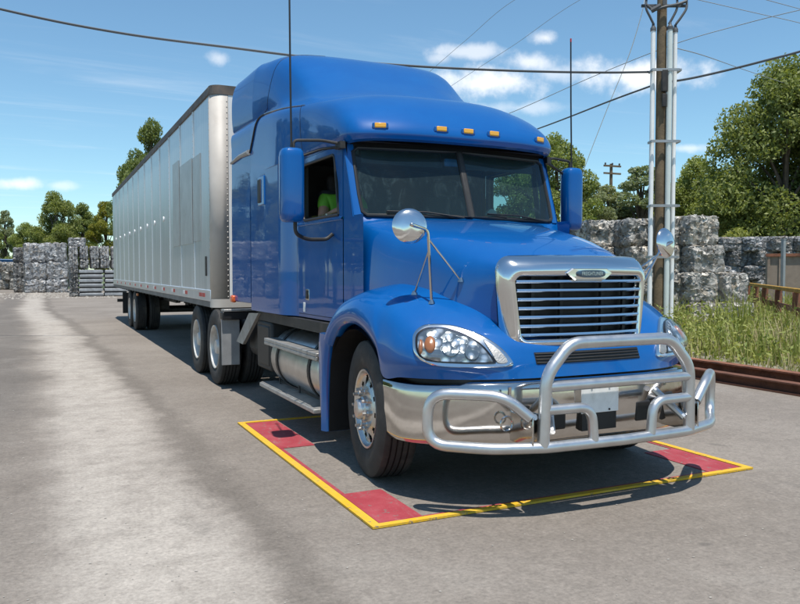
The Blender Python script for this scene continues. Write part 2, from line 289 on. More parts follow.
# ------------------------------------------------------------------ mesh helpers
def fillet(pts, r, n=5):
    pts = [Vector(p) for p in pts]; out = [pts[0]]
    for i in range(1, len(pts) - 1):
        a, b, c = pts[i - 1], pts[i], pts[i + 1]
        rr = min(r, (a - b).length * 0.49, (c - b).length * 0.49)
        p, q = b + (a - b).normalized() * rr, b + (c - b).normalized() * rr
        for k in range(n + 1):
            s = k / n; out.append(p * (1 - s) ** 2 + b * 2 * s * (1 - s) + q * s * s)
    out.append(pts[-1]); return out
def cr(pts, n):
    """Catmull-Rom through the points, n steps a span"""
    P = np.array(pts, float); N = len(P); out = []
    for i in range(N - 1):
        p0 = P[i - 1] if i else 2 * P[0] - P[1]; p1, p2 = P[i], P[i + 1]; p3 = P[i + 2] if i + 2 < N else 2 * P[-1] - P[-2]
        for k in range(n):
            s = k / n
            out.append(0.5 * (2 * p1 + (p2 - p0) * s + (2 * p0 - 5 * p1 + 4 * p2 - p3) * s * s + (3 * p1 - p0 - 3 * p2 + p3) * s ** 3))
    out.append(P[-1]); return np.array(out)
def crsurf(ctrl, na, nb):
    A = np.array(ctrl, float); A = np.array([cr(row, nb) for row in A]); B = np.array([cr(A[:, j], na) for j in range(A.shape[1])])
    return B.transpose(1, 0, 2)
class MB:
    def __init__(s): s.v = []; s.f = []
    def add(s, V, Fc):
        o = len(s.v); s.v += [tuple(p) for p in V]; s.f += [tuple(i + o for i in f) for f in Fc]; return s
    def box(s, c, d, rot=None):
        V = []
        for z in (-.5, .5):
            for y in (-.5, .5):
                for x in (-.5, .5):
                    p = Vector((x * d[0], y * d[1], z * d[2]))
                    if rot: p = rot @ p
                    V.append(p + Vector(c))
        return s.add(V, [(0, 2, 3, 1), (4, 5, 7, 6), (0, 1, 5, 4), (2, 6, 7, 3), (0, 4, 6, 2), (1, 3, 7, 5)])
    def bx(s, x0, x1, y0, y1, z0, z1): return s.box(((x0 + x1) / 2, (y0 + y1) / 2, (z0 + z1) / 2), (x1 - x0, y1 - y0, z1 - z0))
    def bar(s, p, q, w, h):
        p, q = Vector(p), Vector(q); d = q - p; R = d.to_track_quat('Y', 'Z').to_matrix()
        return s.box((p + q) / 2, (w, d.length, h), R)
    def tube(s, pts, r, n=10, caps=True, closed=False):
        pts = [Vector(p) for p in pts]; N = len(pts); rs = r if hasattr(r, '__len__') else [r] * N
        nrm = None; V = []
        for i, p in enumerate(pts):
            if closed: tg = pts[(i + 1) % N] - pts[i - 1]
            else: tg = pts[min(i + 1, N - 1)] - pts[max(i - 1, 0)]
            tg = tg.normalized() if tg.length > 1e-9 else Vector((0, 0, 1))
            if nrm is None: nrm = tg.orthogonal().normalized()
            nrm = (nrm - tg * nrm.dot(tg)); nrm = nrm.normalized() if nrm.length > 1e-6 else tg.orthogonal().normalized()
            bi = tg.cross(nrm)
            for k in range(n):
                a = 2 * PI * k / n; V.append(p + (nrm * math.cos(a) + bi * math.sin(a)) * rs[i])
        Fc = []
        for i in range(N if closed else N - 1):
            for k in range(n):
                a, b2 = i * n + k, i * n + (k + 1) % n; j = (i + 1) % N
                Fc.append((a, b2, j * n + (k + 1) % n, j * n + k))
        if caps and not closed: Fc += [tuple(range(n))[::-1], tuple((N - 1) * n + k for k in range(n))]
        return s.add(V, Fc)
    def lathe(s, prof, n=40, axis='x', c=(0, 0, 0), caps=False):
        V = []
        for (a, r) in prof:
            for k in range(n):
                t = 2 * PI * k / n; q = (a, r * math.cos(t), r * math.sin(t))
                if axis == 'y': q = (q[1], a, q[2])
                if axis == 'z': q = (q[1], q[2], a)
                V.append(Vector(q) + Vector(c))
        Fc = [(i * n + k, i * n + (k + 1) % n, (i + 1) * n + (k + 1) % n, (i + 1) * n + k) for i in range(len(prof) - 1) for k in range(n)]
        if caps: Fc += [tuple(range(n)), tuple((len(prof) - 1) * n + k for k in range(n))]
        return s.add(V, Fc)
    def grid(s, G, skip=None, closed=False):
        R, Cn = len(G), len(G[0]); V = [p for row in G for p in row]; Fc = []
        for i in range(R - 1):
            for j in range(Cn if closed else Cn - 1):
                if skip and skip(i, j): continue
                j2 = (j + 1) % Cn; Fc.append((i * Cn + j, i * Cn + j2, (i + 1) * Cn + j2, (i + 1) * Cn + j))
        return s.add(V, Fc)
    def poly(s, V): return s.add(V, [tuple(range(len(V)))])
    def mirror(s):
        n = len(s.v); s.v += [(-x, y, z) for x, y, z in s.v]; s.f += [tuple(i + n for i in reversed(f)) for f in s.f]; return s
    def mirrored(s):
        m = MB(); m.v = [(-x, y, z) for x, y, z in s.v]; m.f = [tuple(reversed(f)) for f in s.f]; return m
    def mesh(s, name, mat, angle=35, smooth=True, recalc=True, weld=False):
        me = bpy.data.meshes.new(name); me.from_pydata(s.v, [], s.f)
        if recalc or weld:
            bm = bmesh.new(); bm.from_mesh(me)
            if weld: bmesh.ops.remove_doubles(bm, verts=bm.verts, dist=1e-4)
            bmesh.ops.recalc_face_normals(bm, faces=bm.faces); bm.to_mesh(me); bm.free()
        if smooth: me.shade_smooth(); me.set_sharp_from_angle(angle=math.radians(angle))
        me.materials.append(MAT[mat]); return me
    def build(s, name, mat, parent=None, bevel=0.0, solid=0.0, **kw):
        o = bpy.data.objects.new(name, s.mesh(name, mat, **kw)); COL.objects.link(o)
        if parent: o.parent = parent
        if solid:
            md = o.modifiers.new('thickness', 'SOLIDIFY'); md.thickness = solid; md.offset = 0
        if bevel:
            md = o.modifiers.new('bevel', 'BEVEL'); md.width = bevel; md.segments = 2; md.limit_method = 'ANGLE'; md.angle_limit = math.radians(40)
        return o
def empty(name, loc=(0, 0, 0), rz=0.0):
    o = bpy.data.objects.new(name, None); COL.objects.link(o); o.location = loc; o.rotation_euler = (0, 0, rz); return o
def tag(o, label=None, cat=None, group=None, kind=None):
    if label and not kind: kind = 'thing'
    for k, v in (('label', label), ('category', cat), ('group', group), ('kind', kind)):
        if v: o[k] = v
    return o
def copyobj(o, parent=None, name=None):
    c = o.copy(); COL.objects.link(c)
    if parent: c.parent = parent
    return c
def copy_tree(o):
    c = copyobj(o)
    for ch in o.children:
        d = copyobj(ch, c)
        for g in ch.children: copyobj(g, d)
    return c

# ------------------------------------------------------------------ ground
g = MB(); N = 60
xs = np.concatenate([[-1500, -400], np.linspace(-60, 80, 30), [400, 1500]]); ys = np.concatenate([[-1500, -300], np.linspace(-40, 110, 30), [400, 1500]])
g.grid([[(x, y, 0) for x in xs] for y in ys]); tag(g.build('ground', 'asphalt', recalc=False), kind='structure')
# grassy verge beside the yard, right of the truck, with an uneven edge
TX, TY = 3.43, 4.15
def verge_edge(v): return TX + 5.75 + 0.12 * math.sin(v * 1.7) + 0.08 * math.sin(v * 4.1 + 1) + max(0.0, v - 8) * 0.05
def hump(x, y): return 0.07 + 0.10 * (1 - math.exp(-max(0, x - verge_edge(y - TY)) / 2.5)) + 0.03 * math.sin(x * 1.3) * math.cos(y * 1.1)
m_ = MB(); rows = []
for y in np.linspace(-12, 75, 110):
    e = verge_edge(y - TY); row = [(e - 0.25, y, 0.004), (e, y, 0.03)]
    for d in (0.3, 0.7, 1.2, 2, 3, 4.5, 6, 8, 10, 13, 17, 22, 30, 40, 60): row.append((e + d, y, hump(e + d, y)))
    rows.append(row)
m_.grid(rows); tag(m_.build('verge', 'soil'), kind='structure')
m_ = MB(); m_.grid([[(x, y, 0.012 + 0.0 * x) for x in (-1400, -200, -60, 0, 60, 200, 1400)] for y in (72, 200, 1400)]); tag(m_.build('meadow', 'meadow'), kind='structure')

# ------------------------------------------------------------------ truck
TR = empty('semi_truck', (TX, TY, 0))
tag(TR, 'glossy blue semi truck tractor with chrome grille, silver bull bar and tall sleeper cab', 'truck')
def local(p): return Vector((p[0] - TX, p[1] - TY, p[2]))
EL = local(EYE)

# --- hood
hs = [(.22, [(0, 1.665), (.33, 1.657), (.53, 1.63), (.60, 1.55), (.60, 1.35), (.58, 1.05)]),
      (.50, [(0, 1.775), (.38, 1.763), (.62, 1.72), (.735, 1.61), (.765, 1.4), (.78, 1.05)]),
      (.85, [(0, 1.880), (.44, 1.865), (.70, 1.82), (.825, 1.70), (.86, 1.45), (.875, 1.05)]),
      (1.25, [(0, 1.965), (.50, 1.950), (.79, 1.90), (.925, 1.78), (.965, 1.5), (.98, 1.05)]),
      (1.66, [(0, 2.030), (.55, 2.018), (.90, 2.0), (1.015, 1.93), (1.042, 1.6), (1.048, 1.05)])]
ctrl = []
for v, pr in hs:
    row = []
    for u, z in reversed(pr[1:]): row.append((-u, v + .07 * (u / .66) ** 2 * (1 if v < .4 else .7), z))
    row.append((0, v, pr[0][1]))
    for u, z in pr[1:]: row.append((u, v + .07 * (u / .66) ** 2 * (1 if v < .4 else .7), z))
    ctrl.append(row)
hood = MB().grid(crsurf(ctrl, 7, 6)); hoodo = hood.build('hood', 'paint', TR, angle=60)
cw = MB(); cu_ = np.linspace(-1.05, 1.05, 29); hz_ = lambda u: float(np.interp(abs(u), [0, .55, .90, 1.015, 1.05], [2.03, 2.018, 2.0, 1.93, 1.80])); hv_ = lambda u: 1.66 + .049 * (u / .66) ** 2
cw.grid([[(u, hv_(u) - .02, hz_(u) - .008) for u in cu_], [(u, max(1.62 + .165 * abs(u) ** 1.6, hv_(u) + .02) - .01, max(hz_(u), 2.025)) for u in cu_], [(u, max(1.62 + .165 * abs(u) ** 1.6, hv_(u) + .02) + .03, 2.055) for u in cu_]])
cw.build('cowl', 'paint', TR, angle=50)
# --- fenders and front panel: columns run from the lip up and inwards
fcol = [[(0, -0.02, 0.858), (0, 0, 0.93), (0, 0.02, 1), (0, 0.06, 1.06), (0, 0.13, 1.1), (0, 0.3, 1.1)],
        [(-0.28, -0.015, 0.858), (-0.28, 0.005, 0.93), (-0.28, 0.025, 1), (-0.28, 0.065, 1.065), (-0.28, 0.14, 1.11), (-0.28, 0.32, 1.12)],
        [(-0.52, 0, 0.858), (-0.52, 0.02, 0.93), (-0.52, 0.05, 1), (-0.53, 0.1, 1.08), (-0.54, 0.2, 1.15), (-0.5, 0.4, 1.2)],
        [(-0.75, 0.06, 0.856), (-0.76, 0.07, 0.95), (-0.755, 0.12, 1.06), (-0.735, 0.22, 1.17), (-0.69, 0.4, 1.29), (-0.5, 0.6, 1.36)],
        [(-0.95, 0.17, 0.853), (-0.97, 0.17, 0.95), (-0.965, 0.22, 1.07), (-0.93, 0.35, 1.21), (-0.85, 0.55, 1.34), (-0.6, 0.75, 1.42)],
        [(-1.125, 0.312, 0.851), (-1.156, 0.299, 0.958), (-1.15, 0.361, 1.086), (-1.094, 0.513, 1.243), (-0.97, 0.72, 1.38), (-0.65, 0.9, 1.47)],
        [(-1.225, 0.505, 0.843), (-1.25, 0.493, 0.964), (-1.244, 0.545, 1.1), (-1.188, 0.669, 1.275), (-1.038, 0.884, 1.41), (-0.7, 1.05, 1.49)],
        [(-1.265, 0.711, 0.826), (-1.285, 0.691, 0.966), (-1.281, 0.722, 1.122), (-1.225, 0.828, 1.296), (-1.062, 1.023, 1.426), (-0.75, 1.15, 1.5)],
        [(-1.27, 0.826, 1.014), (-1.302, 0.79, 1.084), (-1.295, 0.832, 1.2), (-1.231, 0.953, 1.335), (-1.069, 1.109, 1.431), (-0.78, 1.22, 1.5)],
        [(-1.27, 1.07, 1.136), (-1.305, 1.041, 1.191), (-1.294, 1.057, 1.283), (-1.219, 1.126, 1.374), (-1.069, 1.249, 1.431), (-0.8, 1.3, 1.49)],
        [(-1.27, 1.313, 1.162), (-1.305, 1.294, 1.215), (-1.294, 1.3, 1.297), (-1.219, 1.351, 1.369), (-1.075, 1.434, 1.411), (-0.85, 1.45, 1.45)],
        [(-1.27, 1.548, 1.111), (-1.305, 1.546, 1.162), (-1.294, 1.573, 1.229), (-1.225, 1.632, 1.296), (-1.075, 1.723, 1.327), (-0.9, 1.75, 1.35)],
        [(-1.27, 1.694, 1.014), (-1.305, 1.712, 1.055), (-1.3, 1.763, 1.103), (-1.225, 1.848, 1.149), (-1.075, 1.941, 1.163), (-0.92, 1.98, 1.17)],
        [(-1.268, 1.754, 0.945), (-1.302, 1.781, 0.967), (-1.3, 1.851, 1.006), (-1.225, 1.936, 1.031), (-1.075, 2.031, 1.033), (-0.92, 2.07, 1.03)]]
fs = crsurf(fcol, 6, 5)
fen = MB().grid(fs)
FEN_BVH = BVHTree.FromPolygons([Vector(p) for p in fen.v], [list(f) for f in fen.f])
lip = [fs[i][0] for i in range(6 * 7, len(fs))]                        # rolled edge of the arch
fen.grid([[tuple(p) for p in lip], [(p[0] + .06, p[1], p[2] - .004) for p in lip]])
fe = fen.build('fender', 'paint', TR, angle=50, weld=True); fen.mirrored().build('fender', 'paint', TR, angle=50, weld=True)
# rear mud guard that drops behind the wheel
def guard():
    b = MB(); rows = []
    for (z, v0, v1) in ((1.04, 1.68, 2.03), (.96, 1.76, 2.05), (.78, 1.815, 2.05), (.53, 1.845, 2.03), (.21, 1.86, 1.98)):
        rows.append([(-1.02, v0, z), (-1.25, v0, z), (-1.285, v0 + .02, z), (-1.302, v0 + .06, z), (-1.302, (v0 + v1) / 2, z), (-1.295, v1 - .05, z), (-1.265, v1 - .015, z), (-1.22, v1, z), (-1.02, v1, z)])
    b.grid(crsurf(rows, 4, 2)); b.poly([rows[0][i] for i in range(9)]); b.poly([rows[-1][i] for i in range(9)]); return b
gb = guard(); gb.build('mud_guard', 'paint', TR, angle=40); gb.mirrored().build('mud_guard', 'paint', TR, angle=40)
# wheel-arch liner
def liner():
    b = MB(); rows = []
    for k in range(17):
        a = PI * k / 16; rows.append([(u, 1.28 - .62 * math.cos(a), .50 + .62 * math.sin(a)) for u in (-1.25, -.62)])
    b.grid(rows); b.grid([[(-.62, 1.28 - .62 * math.cos(PI * k / 16), .50 + .62 * math.sin(PI * k / 16)) for k in range(17)], [(-.62, 1.28 - .62 * math.cos(PI * k / 16), .5) for k in range(17)]]); return b
def liner_tail(b):
    b.grid([[(u, v, z) for u in (-1.262, -.62)] for v, z in ((1.66, 1.03), (1.74, .95), (1.80, .78), (1.828, .53), (1.842, .215))]); return b
lb = liner_tail(liner()); lb.build('arch_liner', 'black', TR); lb.mirrored().build('arch_liner', 'black', TR)

# --- headlights, laid on the fender
def on_fender(x, y, off=0.0):
    d = ray(x, y).normalized(); h, n, i, dist = FEN_BVH.ray_cast(EL, d)
    if h is None: h, n, i, dist = FEN_BVH.find_nearest(EL + d * 5.0)
    if n.dot(d) > 0: n = -n
    return h + n * off, n
outer = [(414.3, 344.5), (414.8, 335.5), (420, 329), (429, 325.8), (449.5, 326.2), (467, 330.8), (485, 338.5), (500, 349), (511, 362), (507, 366.7), (484, 367.6), (460, 367.6), (437.5, 365.8), (422.5, 360), (416, 352.8)]
inner = [(417.6, 344.5), (418.4, 337), (424, 331.8), (432, 330), (446, 330.8), (459, 334.4), (471, 339.8), (482.5, 348.3), (493, 361.3), (490, 363.3), (475, 363.4), (455, 362.8), (437.5, 361.8), (424, 358.4), (419, 351.6)]
def loopcr(pts, n=4):
    P = [pts[-1]] + list(pts) + [pts[0], pts[1]]; c = cr(P, n); return c[n:-n][:-0 or None][: n * len(pts)]
def patch(pts, offs, name, mat, sub=None, smooth=True):
    """offs: list of (scale, offset): rings shrinking to the centre"""
    c = np.mean(np.array(pts), 0); L = loopcr(pts, 3); b = MB(); rings = []
    for s, off in offs: rings.append([on_fender(*(c + (p - c) * s), off)[0] for p in L])
    b.grid(rings, closed=True)
    return b, rings
def two(b, name, mat, parents, **kw):
    return [b.build(name, mat, parents[0], **kw), b.mirrored().build(name, mat, parents[1], **kw)]
bz, rings = patch(outer, [(1.03, -.004), (1.02, .012), (.97, .018), (.93, .016), (.6, .012), (0.02, .012)], '', '')
HL = [bz.build('headlight', 'polished', TR, angle=50), bz.mirrored().build('headlight', 'polished', TR, angle=50)]
bb, _ = patch(inner, [(1.05, .010), (1.04, .022), (.97, .020), (.5, .018), (.02, .018)], '', ''); two(bb, 'gasket', 'gloss_black', HL, angle=50)
bb, _ = patch(inner, [(.97, .020), (.95, .024), (.7, .023), (.4, .0225), (.02, .022)], '', ''); two(bb, 'reflector', 'lampcell', HL, angle=60)
for (cx, cy, rx, ry, mt, nm) in ((430.5, 346, 5.5, 8, 'amber', 'turn_signal'), (421.8, 348, 1.7, 7, 'amber', 'side_marker'), (451, 347, 9, 10.5, 'lampcell', 'lamp_bowl'), (472, 353.5, 7, 7, 'lampcell', 'lamp_bowl')):
    el = [(cx + rx * math.cos(a), cy + ry * math.sin(a)) for a in np.linspace(0, 2 * PI, 12, endpoint=False)]
    prof = [(1, .022), (.9, .034), (.6, .040), (.02, .042)] if mt != 'lampcell' else [(1.05, .024), (1, .034), (.9, .034), (.6, .027), (.02, .025)]
    bb, _ = patch(el, prof, '', ''); two(bb, nm, mt, HL, angle=60)
bb, _ = patch(inner, [(.98, .024), (.93, .044), (.75, .056), (.45, .062), (.02, .064)], '', ''); two(bb, 'lens', 'lampglass', HL, angle=80)
fill = [(483, 341), (498, 351), (507, 362.5), (497, 363.2), (490, 352)]
bb, _ = patch(fill, [(1, .014), (.97, .020), (.5, .020), (.02, .020)], '', ''); two(bb, 'bezel_insert', 'tread', HL)

# --- lower intake slot in the front panel
def front(u, z, off):
    h, n, i, d = FEN_BVH.ray_cast(Vector((-abs(u), -1, z)), Vector((0, 1, 0)))
    return (u, (h.y if h else .05) - off, z)
sl = MB()
us = np.linspace(-.45, .45, 15)
sl.grid([[front(u, z, .003) for u in us] for z in (.945, .97, 1.0, 1.022)]); slo = sl.build('lower_intake', 'black', TR)
for z in (.955, .975, .995, 1.012):
    b_ = MB(); b_.tube([front(u, z, .008) for u in np.linspace(-.445, .445, 13)], .0035, 6); b_.build('slat', 'chassis', slo)

# --- grille surround, bars, badge
def gv(u, v0): return v0 + max(.02, .10 - max(0, v0 - .06) * .55) * (u / .6) ** 2
def gloop(hwt, hwb, zt, zb, crown, r, v0, n=6):
    pts = []
    cs = [(-hwb, zb), (hwb, zb), (hwt, zt), (-hwt, zt)]
    for i, (cx, cz) in enumerate(cs):
        a0 = [PI, 1.5 * PI, 0, .5 * PI][i] ; sx = -1 if cx < 0 else 1; sz = 1 if i > 1 else -1
        for k in range(n + 1):
            a = a0 + (PI / 2) * k / n
            pts.append((cx - sx * r + r * math.cos(a), cz - sz * r + r * math.sin(a)))
        if i in (0, 2):
            x0 = pts[-1][0]
            for k in range(1, 12): pts.append((x0 * (1 - 2 * k / 12), cz))
    return [(u, gv(u, v0), z + (crown * (1 - (u / hwt) ** 2) if z > (zt + zb) / 2 + .1 else 0)) for u, z in pts]
sur = MB(); sur.grid([gloop(.545, .505, 1.535, 1.105, .0, .05, .10), gloop(.545, .505, 1.535, 1.105, .0, .05, .045), gloop(.56, .52, 1.55, 1.09, .004, .06, .03), gloop(.60, .555, 1.585, 1.062, .012, .08, .035),
    gloop(.622, .578, 1.612, 1.048, .02, .095, .055), gloop(.634, .592, 1.638, 1.036, .024, .10, .10), gloop(.638, .60, 1.660, 1.03, .022, .10, .16), gloop(.636, .60, 1.672, 1.025, .012, .10, .22)], closed=True)
suro = sur.build('grille_surround', 'polished', TR, angle=60)
gb_ = MB(); gb_.grid([[(u, gv(u, .16), z) for u in np.linspace(-.56, .56, 13)] for z in (1.08, 1.56)]); gr = gb_.build('grille', 'black', TR)
for k in range(7):
    z = 1.135 + k * .0605; hw = .505 + .038 * (z - 1.1) / .43
    b_ = MB(); rows = []
    for u in np.linspace(-hw - .004, hw + .004, 17): rows.append([(u, gv(u, v), z + dz) for v, dz in ((.045, -.011), (.036, -.002), (.040, .010), (.09, .018), (.10, .008), (.09, -.008))])
    b_.grid(rows, closed=True); b_.build('bar', 'grillechrome', gr, angle=50)
for u in (-.40, -.18, .18, .40):
    b_ = MB(); b_.bx(u - .012, u + .012, gv(u, .10), gv(u, .13), 1.09, 1.55); b_.build('mullion', 'chassis', gr)
# badge and its plinth
pl = MB(); op = [(-.20, 1.556), (-.165, 1.53), (-.13, 1.508), (.13, 1.508), (.165, 1.53), (.20, 1.556), (.15, 1.588), (-.15, 1.588)]
pl.grid([[(u, gv(u, .055), z) for u, z in op], [(u, gv(u, .022), z) for u, z in op], [(u * .96, gv(u, .014), 1.55 + (z - 1.55) * .9) for u, z in op], [(u * .1, .012, 1.55) for u, z in op]], closed=True)
pl.build('badge_plinth', 'polished', TR, angle=30)
bd = MB(); ov = [(.118 * math.copysign(abs(math.cos(a)) ** .6, math.cos(a)), 1.551 + .026 * math.copysign(abs(math.sin(a)) ** .7, math.sin(a))) for a in np.linspace(0, 2 * PI, 28, endpoint=False)]
bd.grid([[(u, .02, z) for u, z in ov], [(u, .004, z) for u, z in ov], [(u * .95, .001, 1.551 + (z - 1.551) * .9) for u, z in ov], [(u * .05, .001, 1.551) for u, z in ov]], closed=True)
bdo = bd.build('badge', 'badge', TR)
def text(s, size, loc, rot, mat, name, parent, ext=.002, sx=1.0):
    cu = bpy.data.curves.new('txt', 'FONT'); cu.body = s; cu.size = size; cu.extrude = ext; cu.align_x = 'CENTER'; cu.align_y = 'CENTER'
    o = bpy.data.objects.new('txt', cu); COL.objects.link(o); bpy.context.view_layer.update()
    me = bpy.data.meshes.new_from_object(o.evaluated_get(bpy.context.evaluated_depsgraph_get())); bpy.data.objects.remove(o)
    me.materials.clear(); me.materials.append(MAT[mat]); n = bpy.data.objects.new(name, me); COL.objects.link(n)
    n.parent = parent; n.location = loc; n.rotation_euler = rot; n.scale = (sx, 1, 1); return n
text('FREIGHTLINER', .036, (0, -.0005, 1.551), (PI / 2, 0, 0), 'grillechrome', 'badge_lettering', bdo, .0015, .78)

# --- bumper
bp = [(0, -0.1), (0.4, -0.09), (0.75, -0.03), (1.0, 0.11), (1.14, 0.28), (1.25, 0.493), (1.266, 0.74)]
plan = cr([(-u, v) for u, v in bp[:0:-1]] + bp, 6)
rows = []
for u, v in plan:
    k = min(1, abs(u) / 1.2) ** 3 * (1 if v > .1 else .3); s = Vector((u, v - .5)).normalized()
    zt, zb = .845 - .035 * k, .435 - .03 * k
    rows.append([(u - s.x * o_, v - s.y * o_, z) for o_, z in ((.10, zt + .004), (.02, zt), (.004, zt - .008), (-.004, zt - .05), (-.014, (zt + zb) / 2), (-.006, zb + .05), (.004, zb + .012), (.03, zb), (.09, zb + .004))])
bu = MB().grid(rows); bumper = bu.build('bumper', 'chrome', TR, angle=60)
bg_ = MB(); bg_.grid([[(u - Vector((u, v - .5)).normalized().x * .115, v - Vector((u, v - .5)).normalized().y * .115, z) for u, v in plan] for z in (.76, .868)]); bg_.build('bumper_gap_seal', 'black', TR)
for u0, u1, z0, z1 in ((-.68, -.50, .50, .70), (-.44, -.30, .52, .66), (.30, .44, .52, .66), (.50, .68, .50, .70)):
    b_ = MB(); vv = np.interp(abs((u0 + u1) / 2), [p[0] for p in bp], [p[1] for p in bp])
    b_.bx(u0, u1, vv - .022, vv + .05, z0, z1); b_.build('tow_opening', 'black', bumper, bevel=.012)
lp = MB(); lp.bx(-.203, .112, -.150, -.142, .618, .806); lpo = lp.build('license_plate', 'plate_white', TR, bevel=.004)
for u in (-.12, .03):
    for z in (.635, .79): b_ = MB(); b_.lathe([(-.156, .0), (-.156, .007), (-.149, .007)], 8, 'y', (u, 0, z)); b_.build('bolt', 'black', lpo)
b_ = MB(); b_.bx(-.19, .10, -.141, -.10, .50, .616); b_.build('plate_bracket', 'black', TR)
# --- bull bar
BB = None
def ptube(nm, pts, r=.036, fr=.12, mirror_=False, mat='tube'):
    b_ = MB(); b_.tube(fillet(pts, fr, 7), r, 14); o_ = b_.build(nm, mat, BB or TR, angle=60)
    if mirror_: b_.mirrored().build(nm, mat, BB, angle=60)
    return o_
def bz_(u): return float(np.interp(abs(u), [0, .6, .9, 1.1, 1.25], [-.33, -.30, -.2, -.06, .12]))
low = [(u, bz_(u), .465) for u in np.linspace(-1.0, 1.0, 21)]
half = [(.70, -.27, .655), (.84, -.225, .775), (.93, -.19, .805), (1.225, .09, .80), (1.235, .10, .47)]
BB = ptube('bull_bar', [(-.70, -.27, .655), (-.86, -.215, .795), (-1.23, .085, .795), (-1.235, .095, .465)] + low + [(1.235, .095, .465), (1.23, .085, .795), (.86, -.215, .795), (.70, -.27, .655)], .036, .14)
ptube('upper_tube', [(-.615, -.29, .47), (-.60, -.30, .92), (-.42, -.30, 1.115), (.42, -.30, 1.115), (.60, -.30, .92), (.615, -.29, .47)], .040, .085)
ptube('cross_tube', [(-.60, -.30, .845), (.60, -.30, .845)], .034)
ptube('inner_hoop', [(-.60, -.30, .70), (-.26, -.32, .70), (-.24, -.32, .48)], .033, .1, True)
for sx in (-1, 1):
    b_ = MB()
    for du in (-.055, .055): b_.bx(sx * .64 + du - .006, sx * .64 + du + .006, -.30, -.03, .47, .66)
    b_.build('mount_bracket', 'chrome', BB, bevel=.004)
    b_ = MB(); b_.tube([(sx * .67, -.28, .66), (sx * .67, -.10, .60)], .02, 8); b_.tube([(sx * .56, -.3, .56), (sx * .45, -.12, .74)], .026, 10); b_.build('brace', 'tube', BB)
    b_ = MB(); b_.lathe([(0, 0), (0, .02), (.02, .02), (.02, 0)], 8, 'z', (sx * .78, -.16, .74)); b_.lathe([(.02, .012), (.10, .012), (.10, 0)], 8, 'z', (sx * .78, -.16, .74)); b_.tube([(sx * .78 + .045 * math.cos(a), -.13, .60 + .045 * math.sin(a)) for a in np.linspace(0, 2 * PI, 14, endpoint=False)], .008, 6, closed=True); b_.build('tow_hook', 'chrome', BB)

# --- roof fairing: columns round the brow and back along the side, rows up to the ridge
rc = [[(0, 1.705, 2.7), (0, 1.685, 2.755), (0, 1.755, 2.87), (0, 1.96, 3.05), (0, 2.28, 3.21), (0, 2.72, 3.28), (0, 3.2, 3.53), (0, 3.9, 3.96), (0, 4.6, 4.05)],
      [(-0.33, 1.71, 2.7), (-0.33, 1.69, 2.755), (-0.33, 1.76, 2.87), (-0.325, 1.965, 3.048), (-0.32, 2.285, 3.208), (-0.31, 2.72, 3.278), (-0.29, 3.2, 3.53), (-0.27, 3.9, 3.96), (-0.26, 4.6, 4.05)],
      [(-0.63, 1.735, 2.698), (-0.63, 1.715, 2.755), (-0.62, 1.785, 2.87), (-0.61, 1.99, 3.04), (-0.6, 2.31, 3.195), (-0.58, 2.72, 3.268), (-0.54, 3.2, 3.52), (-0.52, 3.9, 3.955), (-0.52, 4.6, 4.045)],
      [(-0.9, 1.805, 2.695), (-0.91, 1.79, 2.755), (-0.89, 1.865, 2.875), (-0.86, 2.07, 3.03), (-0.84, 2.36, 3.165), (-0.82, 2.75, 3.24), (-0.79, 3.25, 3.49), (-0.8, 3.92, 3.935), (-0.83, 4.6, 4.035)],
      [(-1.04, 1.951, 2.685), (-1.06, 1.934, 2.755), (-1.05, 2.013, 2.885), (-1.01, 2.188, 3.03), (-0.98, 2.43, 3.14), (-0.955, 2.8, 3.215), (-0.93, 3.3, 3.44), (-0.97, 3.95, 3.885), (-1.02, 4.6, 4)],
      [(-1.08, 2.35, 2.68), (-1.1, 2.35, 2.76), (-1.1, 2.38, 2.9), (-1.08, 2.46, 3.05), (-1.045, 2.62, 3.15), (-1.01, 2.9, 3.225), (-0.99, 3.4, 3.41), (-1.065, 4.02, 3.8), (-1.12, 4.6, 3.93)],
      [(-1.095, 3, 2.68), (-1.115, 3, 2.76), (-1.125, 3, 2.95), (-1.12, 3, 3.11), (-1.1, 3.05, 3.19), (-1.05, 3.17, 3.25), (-1.04, 3.55, 3.37), (-1.115, 4.08, 3.66), (-1.165, 4.6, 3.81)],
      [(-1.195, 3.5, 2.68), (-1.195, 3.5, 2.8), (-1.195, 3.5, 3), (-1.19, 3.5, 3.16), (-1.165, 3.52, 3.235), (-1.11, 3.57, 3.275), (-1.1, 3.78, 3.35), (-1.14, 4.16, 3.52), (-1.18, 4.6, 3.66)],
      [(-1.21, 4.1, 2.68), (-1.21, 4.1, 2.84), (-1.212, 4.1, 3.06), (-1.21, 4.1, 3.21), (-1.19, 4.12, 3.285), (-1.14, 4.15, 3.315), (-1.13, 4.22, 3.35), (-1.16, 4.36, 3.43), (-1.188, 4.6, 3.52)],
      [(-1.22, 4.6, 2.68), (-1.22, 4.6, 2.84), (-1.22, 4.6, 3.06), (-1.22, 4.6, 3.2), (-1.205, 4.6, 3.27), (-1.18, 4.6, 3.305), (-1.185, 4.6, 3.33), (-1.188, 4.6, 3.37), (-1.19, 4.6, 3.42)]]
full = rc[::-1] + [[(-x, y, z) for x, y, z in c] for c in rc[1:]]
rs = crsurf(full, 5, 5)
roof = MB().grid(rs); edge = [r_[0] for r_ in rs]
roof.grid([[tuple(p) for p in edge], [(p[0] * .97, p[1] + .05 * (1 - min(1, max(0, p[1] - 1.75) / .35)), p[2] - .012) for p in edge]])
roof.build('roof_fairing', 'paint', TR, angle=70)
ROOF_BVH = BVHTree.FromPolygons([Vector(p) for p in roof.v], [list(f) for f in roof.f])
rear = [tuple(r_[-1]) for r_ in rs]                     # rear edge of the fairing
